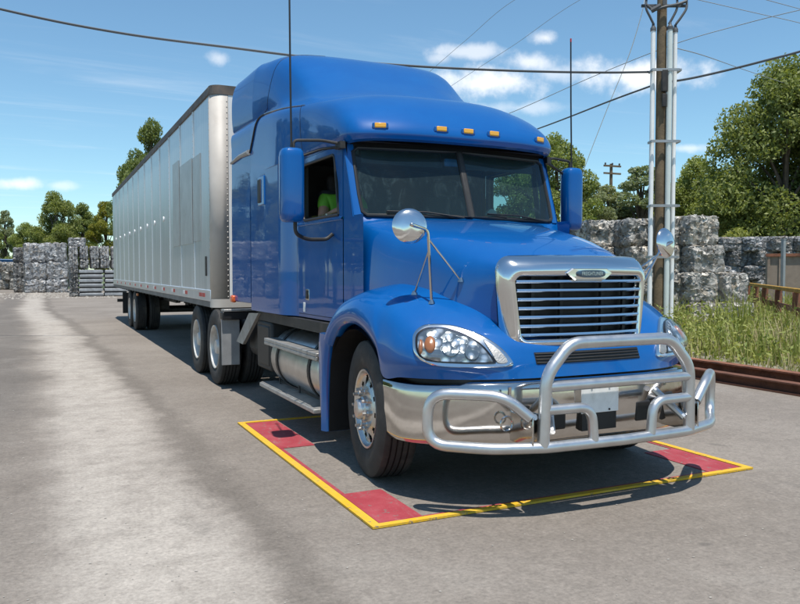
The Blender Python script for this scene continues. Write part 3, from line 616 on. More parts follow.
# extender: carries the rear outline of the cab back to v = 5.42
left_up = [tuple(p) for p in rs[0]]; over = [tuple(r_[-1]) for r_ in rs]; right_dn = [tuple(p) for p in rs[-1]][::-1]
outl = [(-1.225, 4.6, z) for z in (1.2, 1.6, 2.0, 2.4)] + left_up + over[1:-1] + right_dn + [(1.225, 4.6, z) for z in (2.4, 2.0, 1.6, 1.2)]
def ext_row(v):
    k = (v - 4.6) / .82; row = []
    for x, y, z in outl:
        a = abs(x); up_ = max(0, min(1, (z - 3.1) / .6)); sh = max(0, min(1, (a - .85) / .3)) * up_
        row.append((x + math.copysign((.03 + .035 * up_ * min(1, a / 1.1)) * k, x) if a > .3 else x * (1 + .08 * k * up_), v, z + .03 * k * up_ * (1 - sh) - .05 * k * sh * (1 if k > .5 else k * 2)))
    return row
ex = MB(); ex.grid([ext_row(v) for v in (4.602, 4.68, 4.8, 4.95, 5.1, 5.25, 5.36, 5.42)]); ex.build('roof_extender', 'paint', TR, angle=60)
inn = MB(); inn.grid([[(x * .985, y, z - .012) for x, y, z in ext_row(v)] for v in (4.61, 5.0, 5.418)]); inn.grid([ext_row(5.42), [(x * .985, y - .002, z - .012) for x, y, z in ext_row(5.42)]]); inn.build('extender_liner', 'paint', TR, angle=60)
def on_roof(u, v, z, off):
    h, n, i, d = ROOF_BVH.find_nearest(Vector((u, v, z)))
    if n.dot(Vector((u, v - 3.5, z - 2.9))) < 0: n = -n
    return h + n * off
tpts = [on_roof(*p, .006) for p in cr([(-1.23, 4.595, 2.94), (-1.225, 4.45, 3.1), (-1.22, 4.30, 3.26), (-1.205, 4.15, 3.31), (-1.18, 3.8, 3.28), (-1.15, 3.4, 3.25), (-1.11, 2.95, 3.2)], 4)]
tr_ = MB(); tr_.tube(tpts[:14], .011, 8); tr_.build('roof_gasket', 'black', TR); tr_.mirrored().build('roof_gasket', 'black', TR)
tr_ = MB(); tr_.tube(tpts[13:], [.012] * 4 + list(np.linspace(.011, .003, len(tpts) - 17)), 8); tr_.build('side_trim', 'chrome', TR); tr_.mirrored().build('side_trim', 'chrome', TR)
tr_ = MB(); tr_.tube([(-1.232, 4.61, 2.95), (-1.245, 5.0, 2.955), (-1.262, 5.40, 2.92)], [.032, .024, .016], 8); tr_.build('trim_cap', 'tread', TR); tr_.mirrored().build('trim_cap', 'tread', TR)
# marker lamps on the brow
for u in (-.816, -.268, 0, .268, .816):
    h, n, i, d = ROOF_BVH.ray_cast(Vector((u, 0, 2.795)), Vector((0, 1, 0)))
    R = n.to_track_quat('Y', 'Z').to_matrix() if n.y < 0 else (-n).to_track_quat('Y', 'Z').to_matrix()
    q = (-n if n.y > 0 else n); R = Matrix((q.cross(Vector((0, 0, 1))).normalized() * -1, q, Vector((0, 0, 1)))).transposed()
    b_ = MB(); b_.box(h + q * .006, (.14, .022, .052), R); mk = b_.build('marker_light', 'paint', TR, bevel=.012)
    b_ = MB(); b_.box(h + q * .014, (.098, .022, .040), R); b_.build('lens', 'marker', mk, bevel=.006)

# --- cab sides
def us_(v): return float(np.interp(v, [1.6, 1.9, 2.3, 3.0, 3.2, 3.3, 3.4, 3.5, 4.0, 4.62], [1.045, 1.055, 1.075, 1.085, 1.095, 1.12, 1.165, 1.193, 1.208, 1.222]))
ZB, ZT = 1.115, 2.70
D0, D1, DZ0, DZ1 = 2.015, 3.17, 1.15, 2.665             # door limits
WZ1_ = 2.63
def pillar(z): return 1.79 + max(0, z - 2.04) / .6 * .215   # windshield edge on the side
def wgrid(v0, v1, z0, z1, nv=10, nz=6, off=0., frontslant=False):
    rows = []
    for z in np.linspace(z0, z1, nz):
        a = max(v0, pillar(z)) if frontslant else v0
        rows.append([(-us_(v) - off, v, z) for v in np.linspace(a, v1, nv)])
    return rows
side = MB()
side.grid(wgrid(1.60, D0 - .006, ZB, 2.04, 5, 5)); side.grid(wgrid(1.60, D0 + .05, 2.04, DZ1 + .01, 4, 8, 0, True))
side.grid(wgrid(D1 + .006, 4.60, ZB, ZT, 30, 14)); side.grid(wgrid(D0 - .006, D1 + .006, ZB, DZ0 - .006, 8, 2)); side.grid(wgrid(1.98, D1 + .006, DZ1 + .006, ZT, 8, 2))
side.grid([[(-us_(v), v, ZB) for v in np.linspace(1.6, 4.6, 24)], [(-us_(v) + .12, v, ZB - .02) for v in np.linspace(1.6, 4.6, 24)]])
side.build('cab_side', 'paint', TR, angle=50); side.mirrored().build('cab_side', 'paint', TR, angle=50)
jam = MB(); jam.grid([[(-us_(v) + .02, v, z) for v in (D0 - .03, D1 + .03)] for z in (DZ0 - .02, 2.03)]); 
for v_ in (D0, D1): jam.grid([[(-us_(v) + .02, v, z) for v in (v_ - .04, v_ + .04)] for z in (2.0, 2.69)])
jam.grid([[(-us_(v) + .02, v, z) for v in np.linspace(D0, D1, 6)] for z in (WZ1_ - .0, 2.70)]); jam.build('door_seal', 'black', TR); jam.mirrored().build('door_seal', 'black', TR)
# door with window opening
W0, W1, WZ0, WZ1 = 2.10, 3.02, 2.065, 2.605
def wfront(z): return W0 + max(0, z - 2.3) / .3 * .10
def make_door(flip):
    b = MB()
    b.grid(wgrid(D0, D1, DZ0, WZ0, 12, 8, .004)); b.grid(wgrid(D0, D1, WZ1, DZ1, 12, 2, .004))
    b.grid([[(-us_(v) - .004, v, z) for v in np.linspace(max(D0, pillar(z) + .02), wfront(z), 3)] for z in np.linspace(WZ0, WZ1, 5)])
    b.grid(wgrid(W1, D1, WZ0, WZ1, 3, 5, .004))
    fr = fillet([(-us_(W0) - .004, wfront(WZ0), WZ0), (-us_(W1) - .004, W1, WZ0), (-us_(W1) - .004, W1, WZ1), (-us_(W0) - .004, wfront(WZ1), WZ1), (-us_(W0) - .004, wfront(WZ0), WZ0)], .05, 4)
    edges = MB(); edges.grid([[tuple(p) for p in fr], [(p[0] + .05, p[1], p[2]) for p in fr]])
    for q in (b, edges): 
        if flip: q.v = [(-x, y, z) for x, y, z in q.v]
    d = b.build('door', 'paint', TR, angle=50); edges.build('window_reveal', 'black', d)
    sg = -1 if not flip else 1
    t_ = MB(); t_.tube([(sg * abs(p[0]), p[1], p[2]) for p in fr], .014, 8); t_.build('window_seal', 'black', d)
    ztop_ = WZ1 + .02 if flip else WZ0 + .035
    gl = MB(); gl.grid([[(sg * (us_(v) - .03), v, z) for v in np.linspace(W0 - .02, W1 + .02, 6)] for z in (WZ0 - .05, ztop_)]); gl.build('window_pane', 'sideglass', d)
    h = MB(); h.bx(min(sg * 1.085, sg * 1.095), max(sg * 1.085, sg * 1.095), 2.86, 2.965, 1.285, 1.395); h.build('handle_plate', 'chrome', d, bevel=.01)
    h = MB(); h.bx(min(sg * 1.09, sg * 1.105), max(sg * 1.09, sg * 1.105), 2.885, 2.94, 1.30, 1.38); h.build('handle', 'black', d, bevel=.008)
    h = MB(); h.bx(min(sg * 1.085, sg * 1.094), max(sg * 1.085, sg * 1.094), 2.985, 3.045, 1.165, 1.26); h.build('sticker', 'plate_white', d, bevel=.003)
    r_ = MB(); 
    r_.grid([[(sg * (us_(v) + o_), v, z) for v in np.linspace(D0 + .0, D1 - .0, 10)] for o_, z in ((.004, 2.015), (.017, 2.02), (.017, 2.038), (.004, 2.045))]); r_.build('belt_moulding', 'paint', d)
    return d
make_door(False); make_door(True)
# sleeper details
for sg in (-1, 1):
    b_ = MB(); b_.box((sg * 1.212, 4.15, 2.46), (.016, .26, .32)); sv = b_.build('sleeper_vent', 'paint', TR, bevel=.01)
    b_ = MB(); b_.box((sg * 1.224, 4.20, 2.46), (.016, .11, .26)); b_.build('grip', 'black', sv, bevel=.02)
    b_ = MB(); b_.box((sg * 1.26, 5.36, 1.22), (.06, .13, .09)); b_.build('side_marker_lamp', 'orange', TR, bevel=.02)
    b_ = MB(); b_.grid([[(sg * (us_(v) + .0015), v, z) for v in (3.205, 3.213)] for z in (1.13, 2.69)]); b_.build('panel_joint', 'black', TR)
# back wall of the sleeper and roof closure
bk = MB(); bk.poly([(x * .99, 4.598, z - .01) for x, y, z in outl]); bk.build('back_wall', 'paint', TR)
def seam(pts, bvh, r=.0035):
    out = []
    for p in pts:
        h, n, i_, d_ = bvh.find_nearest(Vector(p)); out.append(h)
    b_ = MB(); b_.tube(out, r, 5); b_.build('panel_joint', 'black', TR); b_.mirrored().build('panel_joint', 'black', TR)
seam(cr([(-1.20, 4.18, 3.33), (-1.16, 4.08, 3.6), (-1.06, 4.04, 3.82), (-.9, 4.03, 3.95), (-.5, 4.02, 4.0)], 8), ROOF_BVH)
seam(cr([(-1.11, 2.98, 2.70), (-1.12, 3.0, 2.9), (-1.11, 3.02, 3.1), (-1.08, 3.05, 3.2)], 6), ROOF_BVH)
for sg in (-1, 1):
    b_ = MB()
    for v in np.arange(3.6, 4.5, .11): b_.lathe([(0, .007), (.004, .004), (.004, 0)], 6, 'x', (sg * (us_(v) + .0005), v, 1.15))
    tag(b_.build('rivets', 'paint', TR), kind='stuff')
# --- windshield
def wsp(u, k): return (u, (1.62 + .165 * abs(u) ** 1.6) * (1 - k) + (1.865 + .135 * abs(u) ** 1.6) * k, 2.04 + .605 * k)
def wpane(sg):
    b = MB(); b.grid([[wsp(sg * u, k) for u in np.linspace(.018, .985, 14)] for k in np.linspace(0, 1, 7)]); return b
for sg in (-1, 1):
    wo_ = wpane(sg).build('windshield_pane', 'windshield', TR, angle=60)
    ring = [wsp(sg * u, 0) for u in np.linspace(.02, .94, 8)] + [wsp(sg * .975, .05)] + [wsp(sg * .985, k) for k in (.3, .6, .93)] + [wsp(sg * u, .99) for u in np.linspace(.94, .02, 8)]
    b_ = MB(); b_.tube(ring, .017, 8, closed=True); b_.build('gasket', 'black', wo_)
b_ = MB(); b_.bar(wsp(0, -.01), wsp(0, 1.0), .045, .03); b_.build('windshield_post', 'chassis', TR, bevel=.006)
b_ = MB(); b_.grid([[wsp(u, k) for u in np.linspace(-1.0, 1.0, 21)] for k in (.975, 1.0, 1.12)]); b_.build('header_shade_band', 'black', TR)  # black header strip, also standing in for the brow's shadow on the glass
for sg in (-1, 1):
    b_ = MB(); b_.grid([[(sg * .975, wsp(.975, k)[1] - .004, wsp(0, k)[2]), (sg * 1.03, wsp(1, k)[1], wsp(0, k)[2]), (sg * (us_(1.9) + .001), pillar(wsp(0, k)[2]) + .01, wsp(0, k)[2])] for k in np.linspace(-.02, 1.04, 6)])
    b_.build('windshield_pillar', 'paint', TR, angle=60)
for sg, u0, u1 in ((-1, -.10, -.78), (1, .88, .16)):
    b_ = MB(); a = Vector(wsp(u0, -.03)); c_ = Vector(wsp(u1, .045)); off = Vector((0, -.03, .01)); b_.tube([a + off, (a + c_) / 2 + off + Vector((0, 0, .02)), c_ + off], [.008, .007, .005], 6); b_.bar(Vector(wsp(u0 * .3 + u1 * .7, .02)) + off * .6, c_ + off * .6, .012, .02); b_.build('wiper', 'black', TR)
# --- interior
b_ = MB(); b_.bx(-1.02, 1.02, 1.75, 4.5, 1.12, 1.16); b_.build('cab_floor', 'interior', TR)
b_ = MB(); b_.grid([[(x, y, 2.705 if y > 1.95 else 2.69) for x in (-1.03, 0, 1.03)] for y in (1.9, 3.0, 4.55)]); b_.build('headliner', 'interior', TR)
b_ = MB(); b_.bx(-1.03, 1.03, 3.62, 3.66, 1.16, 2.7); b_.build('sleeper_curtain', 'interior', TR)
b_ = MB(); rows = [[(u, (1.70 + .16 * abs(u) ** 1.6) + dv, z) for u in np.linspace(-.98, .98, 15)] for dv, z in ((.0, 2.0), (.12, 2.03), (.28, 2.02), (.36, 1.95), (.38, 1.7), (.3, 1.3))]
b_.grid(rows); b_.build('dashboard', 'interior', TR, angle=50)
def seat(u):
    b = MB(); b.box((u, 2.90, 1.66), (.50, .52, .16)); b.box((u, 3.20, 2.04), (.50, .14, .72), Matrix.Rotation(-.18, 3, 'X')); b.box((u, 3.28, 2.46), (.30, .10, .2), Matrix.Rotation(-.12, 3, 'X')); b.box((u, 2.93, 1.37), (.34, .36, .43))
    return b.build('seat', 'seatcloth', TR, bevel=.04)
seat(-.60); seat(.60)
sw = MB(); c0 = Vector((.56, 2.28, 1.98)); ax = Vector((0, .55, .835)).normalized(); e1 = Vector((1, 0, 0)); e2 = ax.cross(e1)
sw.tube([c0 + (e1 * math.cos(a) + e2 * math.sin(a)) * .225 for a in np.linspace(0, 2 * PI, 28, endpoint=False)], .017, 8, closed=True)
for a in (PI * .5, PI * 1.2, PI * 1.8): sw.tube([c0 - ax * .03, c0 + (e1 * math.cos(a) + e2 * math.sin(a)) * .22], .014, 6)
sw.tube([c0 - ax * .02, c0 - ax * .35], .04, 8); sw.build('steering_wheel', 'black', TR)
b_ = MB(); b_.lathe([(-.02, 0), (-.02, .055), (.01, .06), (.015, 0)], 16, 'y', (.42, 1.98, 2.10)); b_.build('dash_fan', 'galv', TR)
b_ = MB(); b_.box((-.02, 1.95, 2.56), (.16, .03, .07)); b_.build('dash_transponder', 'bluebin', TR, bevel=.01)
b_ = MB()
for sg in (-1, 1): b_.box((sg * .5, 2.02, 2.59), (.8, .02, .17), Matrix.Rotation(-.35, 3, 'X'))
b_.build('sun_visor', 'interior', TR, bevel=.006)

# --- mirrors and aerials
def side_mirror(sg):
    c = Vector((sg * 1.485, 2.14, 2.303)); b = MB(); rows = []
    zz = [-.315, -.308, -.285, -.24, 0, .24, .285, .308, .315]; kk = [.55, .78, .93, 1, 1, 1, .93, .78, .55]
    for z, k in zip(zz, kk):
        ring = []
        for a in np.linspace(0, 2 * PI, 20, endpoint=False):
            x = .105 * k * math.copysign(abs(math.cos(a)) ** .55, math.cos(a)); y = math.sin(a); y = (.085 * k * abs(y) ** .8) if y > 0 else -(.095 * k * abs(y) ** .8)
            ring.append(c + Vector((x, min(y, .06), z)))
        rows.append(ring)
    b.grid(rows, closed=True); b.poly(rows[0]); b.poly(rows[-1]); mo = b.build('mirror', 'paint', TR, angle=45)
    g_ = MB(); g_.box(c + Vector((0, .062, 0)), (.175, .004, .56)); g_.build('mirror_glass', 'chrome', mo)
    top = c + Vector((-sg * .02, 0, .31)); a_ = MB()
    a_.tube(fillet([top, top + Vector((0, 0, .075)), Vector((sg * 1.22, 2.10, 2.70)), Vector((sg * 1.06, 2.02, 2.665))], .05, 4), .013, 8)
    a_.tube(fillet([Vector((sg * 1.39, 2.16, 2.56)), Vector((sg * 1.22, 2.12, 2.63)), Vector((sg * 1.06, 2.03, 2.645))], .05, 4), .013, 8); a_.box((sg * 1.08, 2.03, 2.655), (.05, .12, .06)); a_.build('upper_arm', 'chassis', mo)
    bt = c + Vector((-sg * .03, 0, -.31)); a_ = MB()
    a_.tube(fillet([bt, bt + Vector((0, 0, -.10)), Vector((sg * 1.34, 2.19, 1.845)), Vector((sg * 1.14, 2.22, 1.85)), Vector((sg * 1.085, 2.22, 1.90))], .08, 5), .017, 8); a_.build('lower_arm', 'chassis', mo)
    an = MB(); an.tube([c + Vector((0, 0, .31)), c + Vector((0, 0, .345))], .012, 8); an.tube([c + Vector((0, 0, .34)), c + Vector((0, .02, 1.0)), c + Vector((0, .03, 1.60))], [.009, .0085, .008], 6); ao = an.build('antenna', 'black', TR)
    an = MB(); an.tube([c + Vector((0, .03, 1.60)), c + Vector((0, .031, 1.635))], .0085, 8); an.build('antenna_tip', 'redtape', ao)
side_mirror(-1); side_mirror(1)
# convex mirrors on the fenders
HOOD_BVH = BVHTree.FromPolygons([Vector(p) for p in hood.v] + [Vector(p) for p in fen.v], [list(f) for f in hood.f] + [[i + len(hood.v) for i in f] for f in fen.f])
def drop(x, y):
    h = HOOD_BVH.ray_cast(EL, ray(x, y).normalized())[0]; return h
feet = [drop(414.5, 294), drop(431.7, 303), drop(461, 281)]
d_ = ray(428, 230).normalized(); HUB = EL + d_ * ((feet[1].y - .02 - EL.y) / d_.y)
def hood_mirror(sg, c, nrm):
    nrm = Vector(nrm).normalized(); e1 = nrm.orthogonal().normalized(); e2 = nrm.cross(e1); b = MB(); rows = []
    for d, r_ in ((0, .002), (.006, .06), (.018, .095), (.034, .113), (.044, .116), (.05, .108), (.046, .06), (.044, .002)):
        rows.append([c - nrm * (d - .045) + (e1 * math.cos(a) + e2 * math.sin(a)) * r_ * 1.08 for a in np.linspace(0, 2 * PI, 32, endpoint=False)])
    b.grid(rows, closed=True); mo = b.build('hood_mirror', 'polished', TR, angle=50)
    ft = [Vector((sg * abs(p.x), p.y, p.z)) for p in feet]
    hub = Vector((sg * abs(HUB.x), HUB.y, HUB.z if sg < 0 else c.z - .01)); stem_at = lambda k: hub.lerp(ft[1], k)
    if sg > 0: hub = c.lerp(ft[1], .12) + Vector((-.03, -.02, 0))
    st = MB(); st.tube(fillet([c + nrm * .04, c + nrm * .075, hub + Vector((0, 0, 0)), stem_at(.3), ft[1]], .035, 4), .0105, 8); st.build('stem', 'chrome', mo)
    for p, k in ((ft[0], .28), (ft[2], .12)): st = MB(); st.tube([stem_at(k), p], .0085, 8); st.build('strut', 'chrome', mo)
    for p in ft: st = MB(); st.lathe([(0, .0), (0, .026), (.012, .022), (.03, .012), (.03, 0)], 12, 'z', p - Vector((0, 0, .006))); st.build('foot', 'chrome', mo)
def disc_at(x, y):
    d = ray(x, y).normalized(); return EL + d * ((HUB.y + .05 - EL.y) / d.y)
hood_mirror(-1, disc_at(409.5, 226), (-.22, -.95, .10)); hood_mirror(1, disc_at(665, 243), (.22, -.95, .10))

# --- wheels
def tyre_prof(w_, R, r):
    h = w_ / 2; p = [(-h + .035, r), (-h + .012, r + .03), (-h, r + (R - r) * .45), (-h + .003, R - .07), (-h + .012, R - .024), (-h + .024, R - .005)]
    x = -h + .032; step = (w_ - .064) / 5
    for k in range(5):
        p += [(x + .005, R), (x + step - .010, R + .001)]
        if k < 4: p += [(x + step - .006, R - .018), (x + step + .002, R - .018)]
        x += step
    p += [(h - .024, R - .005), (h - .012, R - .024), (h - .003, R - .07), (h, r + (R - r) * .45), (h - .012, r + .03), (h - .035, r)]
    return p
def tyre_mesh(w_=.285, R=.52, r=.298): b = MB(); b.lathe(tyre_prof(w_, R, r), 64); return b
def disc(prof, n, holes, h0, h1):
    """turned disc with hand holes: rings of prof between h0 and h1 are cut at each hole"""
    b = MB(); per = n // holes
    rows = [[(a, r_ * math.cos(2 * PI * k / n), r_ * math.sin(2 * PI * k / n)) for k in range(n)] for a, r_ in prof]
    def skip(i, j):
        if not (h0 <= i < h1): return False
        q = j % per; edge = i in (h0, h1 - 1)
        return (per * .36 <= q < per * .64) if edge else (per * .24 <= q < per * .76)
    b.grid(rows, skip, closed=True); return b
TY_M = tyre_mesh().mesh('tyre', 'rubber', angle=28)
# front: disc bulges outwards (-x is outside)
FR_M = disc([(.10, .300), (-.112, .303), (-.128, .300), (-.125, .286), (-.10, .272), (-.092, .257), (-.090, .240), (-.092, .225), (-.098, .205), (-.106, .19), (-.114, .178), (-.120, .165), (-.122, .14), (-.122, .095)], 100, 10, 5, 9).mesh('wheel', 'rim', angle=40)
HB = MB(); HB.lathe([(-.118, .10), (-.145, .094), (-.155, .082), (-.185, .075), (-.195, .064), (-.197, .002)], 28); HB_M = HB.mesh('hub', 'rim', angle=35)
LG = MB()
for k in range(10):
    a = 2 * PI * (k + .5) / 10; LG.lathe([(-.115, .021), (-.145, .020), (-.150, .014), (-.185, .013), (-.188, 0)], 6, 'x', (0, .148 * math.cos(a), .148 * math.sin(a)))
LG_M = LG.mesh('lug_nuts', 'rim', angle=30)
BK = MB(); BK.lathe([(-.03, .28), (-.02, .10), (.12, .10), (.12, .26)], 32); BK_M = BK.mesh('brake_drum', 'chassis')
# rear: deep dish (outside tyre of a pair)
RR_M = disc([(.10, .300), (-.120, .303), (-.135, .299), (-.13, .284), (-.08, .265), (.04, .262), (.075, .255), (.082, .24), (.08, .225), (.076, .205), (.072, .19), (.066, .178), (.05, .165), (.045, .14), (.045, .095)], 80, 10, 7, 11).mesh('wheel', 'rimwhite', angle=40)
HR = MB(); HR.lathe([(.05, .12), (-.02, .11), (-.10, .10), (-.115, .09), (-.118, .002)], 24); HR_M = HR.mesh('hub', 'rimwhite', angle=35)
LR = MB()
for k in range(10):
    a = 2 * PI * (k + .5) / 10; LR.lathe([(.05, .02), (.015, .019), (.01, .013), (-.005, 0)], 6, 'x', (0, .148 * math.cos(a), .148 * math.sin(a)))
LR_M = LR.mesh('lug_nuts', 'rim', angle=30)
def ob(name, me, parent, loc=(0, 0, 0), rot=(0, 0, 0)):
    o = bpy.data.objects.new(name, me); COL.objects.link(o); o.parent = parent; o.location = loc; o.rotation_euler = rot; return o
def wheel(parent, u, v, dual, steer=0.0, rad=.52):
    sg = -1 if u < 0 else 1; rz = (0 if sg < 0 else PI) + steer; tw = random.random() * PI
    wo_ = ob('wheel', RR_M if dual else FR_M, parent, (u, v, rad), (0, 0, rz)); 
    ob('tyre', TY_M, wo_); ob('hub', HR_M if dual else HB_M, wo_); tag(ob('lug_nuts', LR_M if dual else LG_M, wo_), kind='stuff'); ob('brake_drum', BK_M, wo_)
    if dual: ob('tyre', TY_M, wo_, (.335, 0, 0)); 
    wo_.rotation_euler = (tw, 0, rz)
    return wo_
wheel(TR, -1.095, 1.14, False, -0.12); wheel(TR, 1.095, 1.10, False, -0.12)
for v in (6.42, 7.76):
    for u in (-1.155, 1.155): wheel(TR, u, v, True)
# --- chassis
ch = MB()
for sg in (-1, 1): ch.bx(sg * .43 - .04, sg * .43 + .04, .35, 8.35, .74, 1.0)
for v in (.6, 2.0, 3.6, 5.2, 6.9, 8.3): ch.bx(-.43, .43, v - .06, v + .06, .76, .98)
ch.build('chassis_frame', 'chassis', TR, bevel=.008)
ax_ = MB()
for v, r_ in ((1.12, .05), (6.42, .09), (7.76, .09)): ax_.tube([(-1.0, v, .515), (1.0, v, .515)], r_, 12)
for v in (6.42, 7.76): ax_.lathe([(-.2, .02), (-.16, .15), (0, .2), (.16, .15), (.2, .02)], 16, 'y', (0, v, .53))
ax_.tube([(0, 2.6, .7), (0, 7.5, .56)], .06, 10); ax_.build('axles', 'chassis', TR)
en = MB(); en.bx(-.42, .42, .5, 2.3, .55, 1.25); en.bx(-.5, .5, .32, .42, .62, 1.5); en.build('engine', 'black', TR, bevel=.03)
fw = MB(); fw.box((0, 6.9, 1.09), (.95, .95, .07)); fw.box((0, 6.9, 1.02), (.6, .5, .1)); fw.build('fifth_wheel', 'chassis', TR, bevel=.03)
def fuel_tank(sg):
    b = MB(); c = (sg * .86, 0, .625); b.lathe([(2.36, .002), (2.35, .2), (2.36, .285), (2.38, .315), (2.40, .32), (3.92, .32), (3.94, .315), (3.96, .285), (3.97, .2), (3.96, .002)], 40, 'y', c)
    t = b.build('fuel_tank', 'alu', TR, angle=40)
    for v in (2.62, 3.68): s_ = MB(); s_.lathe([(v - .03, .321), (v - .03, .332), (v + .03, .332), (v + .03, .321)], 40, 'y', c); s_.build('tank_strap', 'black', t)
    s_ = MB(); s_.bx(min(sg * 1.00, sg * 1.235), max(sg * 1.00, sg * 1.235), 2.25, 4.0, .80, .835); s_.bx(min(sg * 1.215, sg * 1.235), max(sg * 1.215, sg * 1.235), 2.25, 4.0, .765, .80); s_.build('upper_step', 'tread', TR, bevel=.006)
    s_ = MB(); s_.bx(min(sg * 1.03, sg * 1.25), max(sg * 1.03, sg * 1.25), 2.28, 4.15, .285, .325); ls = s_.build('lower_step', 'tread', TR, bevel=.006)
    for v in (2.5, 3.2, 3.9): s_ = MB(); s_.bar((sg * 1.08, v, .30), (sg * 1.12, v, .80), .03, .012) ; s_.build('step_hanger', 'chassis', ls)
    for k in range(2): s_ = MB(); s_.bx(min(sg * 1.05, sg * 1.23), max(sg * 1.05, sg * 1.23), 2.45 + k * .95, 3.2 + k * .95, .3255, .331); s_.build('grip_pad', 'tread', ls)
fuel_tank(-1); fuel_tank(1)
for sg in (-1, 1):
    b_ = MB(); b_.box((sg * .86, 4.36, .72), (.56, .62, .56)); bb_ = b_.build('battery_box', 'chassis', TR, bevel=.03)
    b_ = MB(); b_.box((sg * 1.12, 4.36, .72), (.06, .5, .46)); b_.build('lid', 'black', bb_, bevel=.02)
    b_ = MB(); q_ = [(4.48, 1.08), (4.93, 1.06), (5.60, .66), (5.26, .65)]
    b_.grid([[(sg * u, v, z) for v, z in q_] for u in (1.13, 1.17)], closed=True); b_.poly([(sg * 1.13, v, z) for v, z in q_]); b_.poly([(sg * 1.17, v, z) for v, z in q_]); b_.build('access_plate', 'tread', TR, bevel=.006)
    b_ = MB(); b_.box((sg * 1.20, 5.80, .63), (.24, .02, .60)); b_.build('mud_flap', 'flap', TR, bevel=.006)
    b_ = MB(); b_.box((sg * 1.07, 5.80, .985), (.50, .14, .10)); b_.box((sg * .7, 5.80, .93), (.3, .08, .1)); b_.build('flap_bracket', 'black', TR, bevel=.01)
    b_ = MB(); b_.box((sg * 1.08, 5.80, 1.055), (.44, .18, .03)); b_.build('deck_step', 'tread', TR, bevel=.005)
    b_ = MB(); b_.box((sg * .8, 5.05, .78), (.5, .7, .4)); b_.tube([(sg * .9, 4.8, .6), (sg * .9, 5.5, .6)], .12, 14); b_.build('air_tank', 'chassis', TR, bevel=.03)
b_ = MB()
for k in range(3): b_.tube(cr([(-.35 + .3 * k, 4.62, 1.6), (-.3 + .25 * k, 5.1, 1.25), (-.2 + .2 * k, 5.7, 1.35), (-.2 + .2 * k, 6.38, 1.7)], 8), .018, 6)
b_.build('air_hoses', 'black', TR)
for sg in (-1, 1): b_ = MB(); b_.bx(min(sg * .3, sg * 1.14), max(sg * .3, sg * 1.14), 2.1, 4.6, 1.0, 1.10); b_.build('cab_underframe', 'chassis', TR)

# ------------------------------------------------------------------ trailer
L0, TL = 6.40, 16.15
TRL = empty('box_trailer', (TX, TY + L0, 0))
tag(TRL, 'long silver aluminium box trailer coupled behind the blue truck', 'trailer')
HW, TZ0, TZ1 = 1.30, 1.16, 4.12
# skin panels between posts, both sides; the posts are the overlaps
npan = 13; pw = (TL - .16) / npan
def panel_mesh(nm, mat):
    b = MB(); rows = []
    for z in np.linspace(TZ0 + .14, TZ1 - .11, 9):
        kz = (z - TZ0 - .14) / (TZ1 - TZ0 - .25)
        rows.append([(-.006 * math.sin(PI * k / 8) * max(0, math.sin(PI * kz)) ** .5, pw * k / 8, z) for k in range(9)])
    b.grid(rows); b.grid([rows[0], [(.02, p[1], p[2]) for p in rows[0]]]); return b.mesh(nm, mat, angle=60)
PM = panel_mesh('side_panel', 'skinpanel')
PS = MB(); PS.bx(-.009, .01, -.025, .025, TZ0 + .14, TZ1 - .11); PSM = PS.mesh('panel_seam', 'skinpanel')
for sg in (-1, 1):
    for k in range(npan):
        o = ob('side_panel', PM, TRL, (sg * (HW - .004), .16 + pw * k if sg < 0 else .16 + pw * (k + 1), 0), (0, 0, 0 if sg < 0 else PI))
        if k: ob('panel_seam', PSM, TRL, (sg * HW, .16 + pw * k, 0), (0, 0, 0 if sg < 0 else PI))
# duller rectangles where decals were taken off
for v0, v1, z0, z1 in ((.80, 1.42, 2.02, 3.30), (1.50, 2.64, 2.00, 3.32), (2.72, 3.4, 2.0, 3.45)):
    b_ = MB(); b_.bx(-HW - .0095, -HW - .004, v0, v1, z0, z1); b_.build('decal_ghost', 'ghost', TRL)
# round white dots, one on each bay
for v in (10.96, 12.25, 13.47, 14.71, 15.99, 17.2, 18.55, 19.9, 21.26):
    b_ = MB(); b_.lathe([(-.016, .0), (-.016, .045), (-.004, .052), (0, .052)], 16, 'x', (-HW - .004, v - L0, 2.565)); b_.build('reflector', 'reflector', TRL)
rails = MB()
for sg in (-1, 1): rails.bx(min(sg * 1.285, sg * 1.315), max(sg * 1.285, sg * 1.315), .14, TL, TZ1 - .115, TZ1)
rails.build('top_rail', 'toprail', TRL, bevel=.01)
br = MB()
for sg in (-1, 1): br.bx(min(sg * 1.27, sg * 1.312), max(sg * 1.27, sg * 1.312), .14, TL, TZ0 - .02, TZ0 + .145)
br.build('bottom_rail', 'skinpanel', TRL, bevel=.012)
b_ = MB()
for sg in (-1, 1): b_.bx(min(sg * 1.20, sg * 1.302), max(sg * 1.20, sg * 1.302), .2, TL, TZ0 - .10, TZ0 - .022)
b_.build('lower_flange', 'railgrey', TRL)
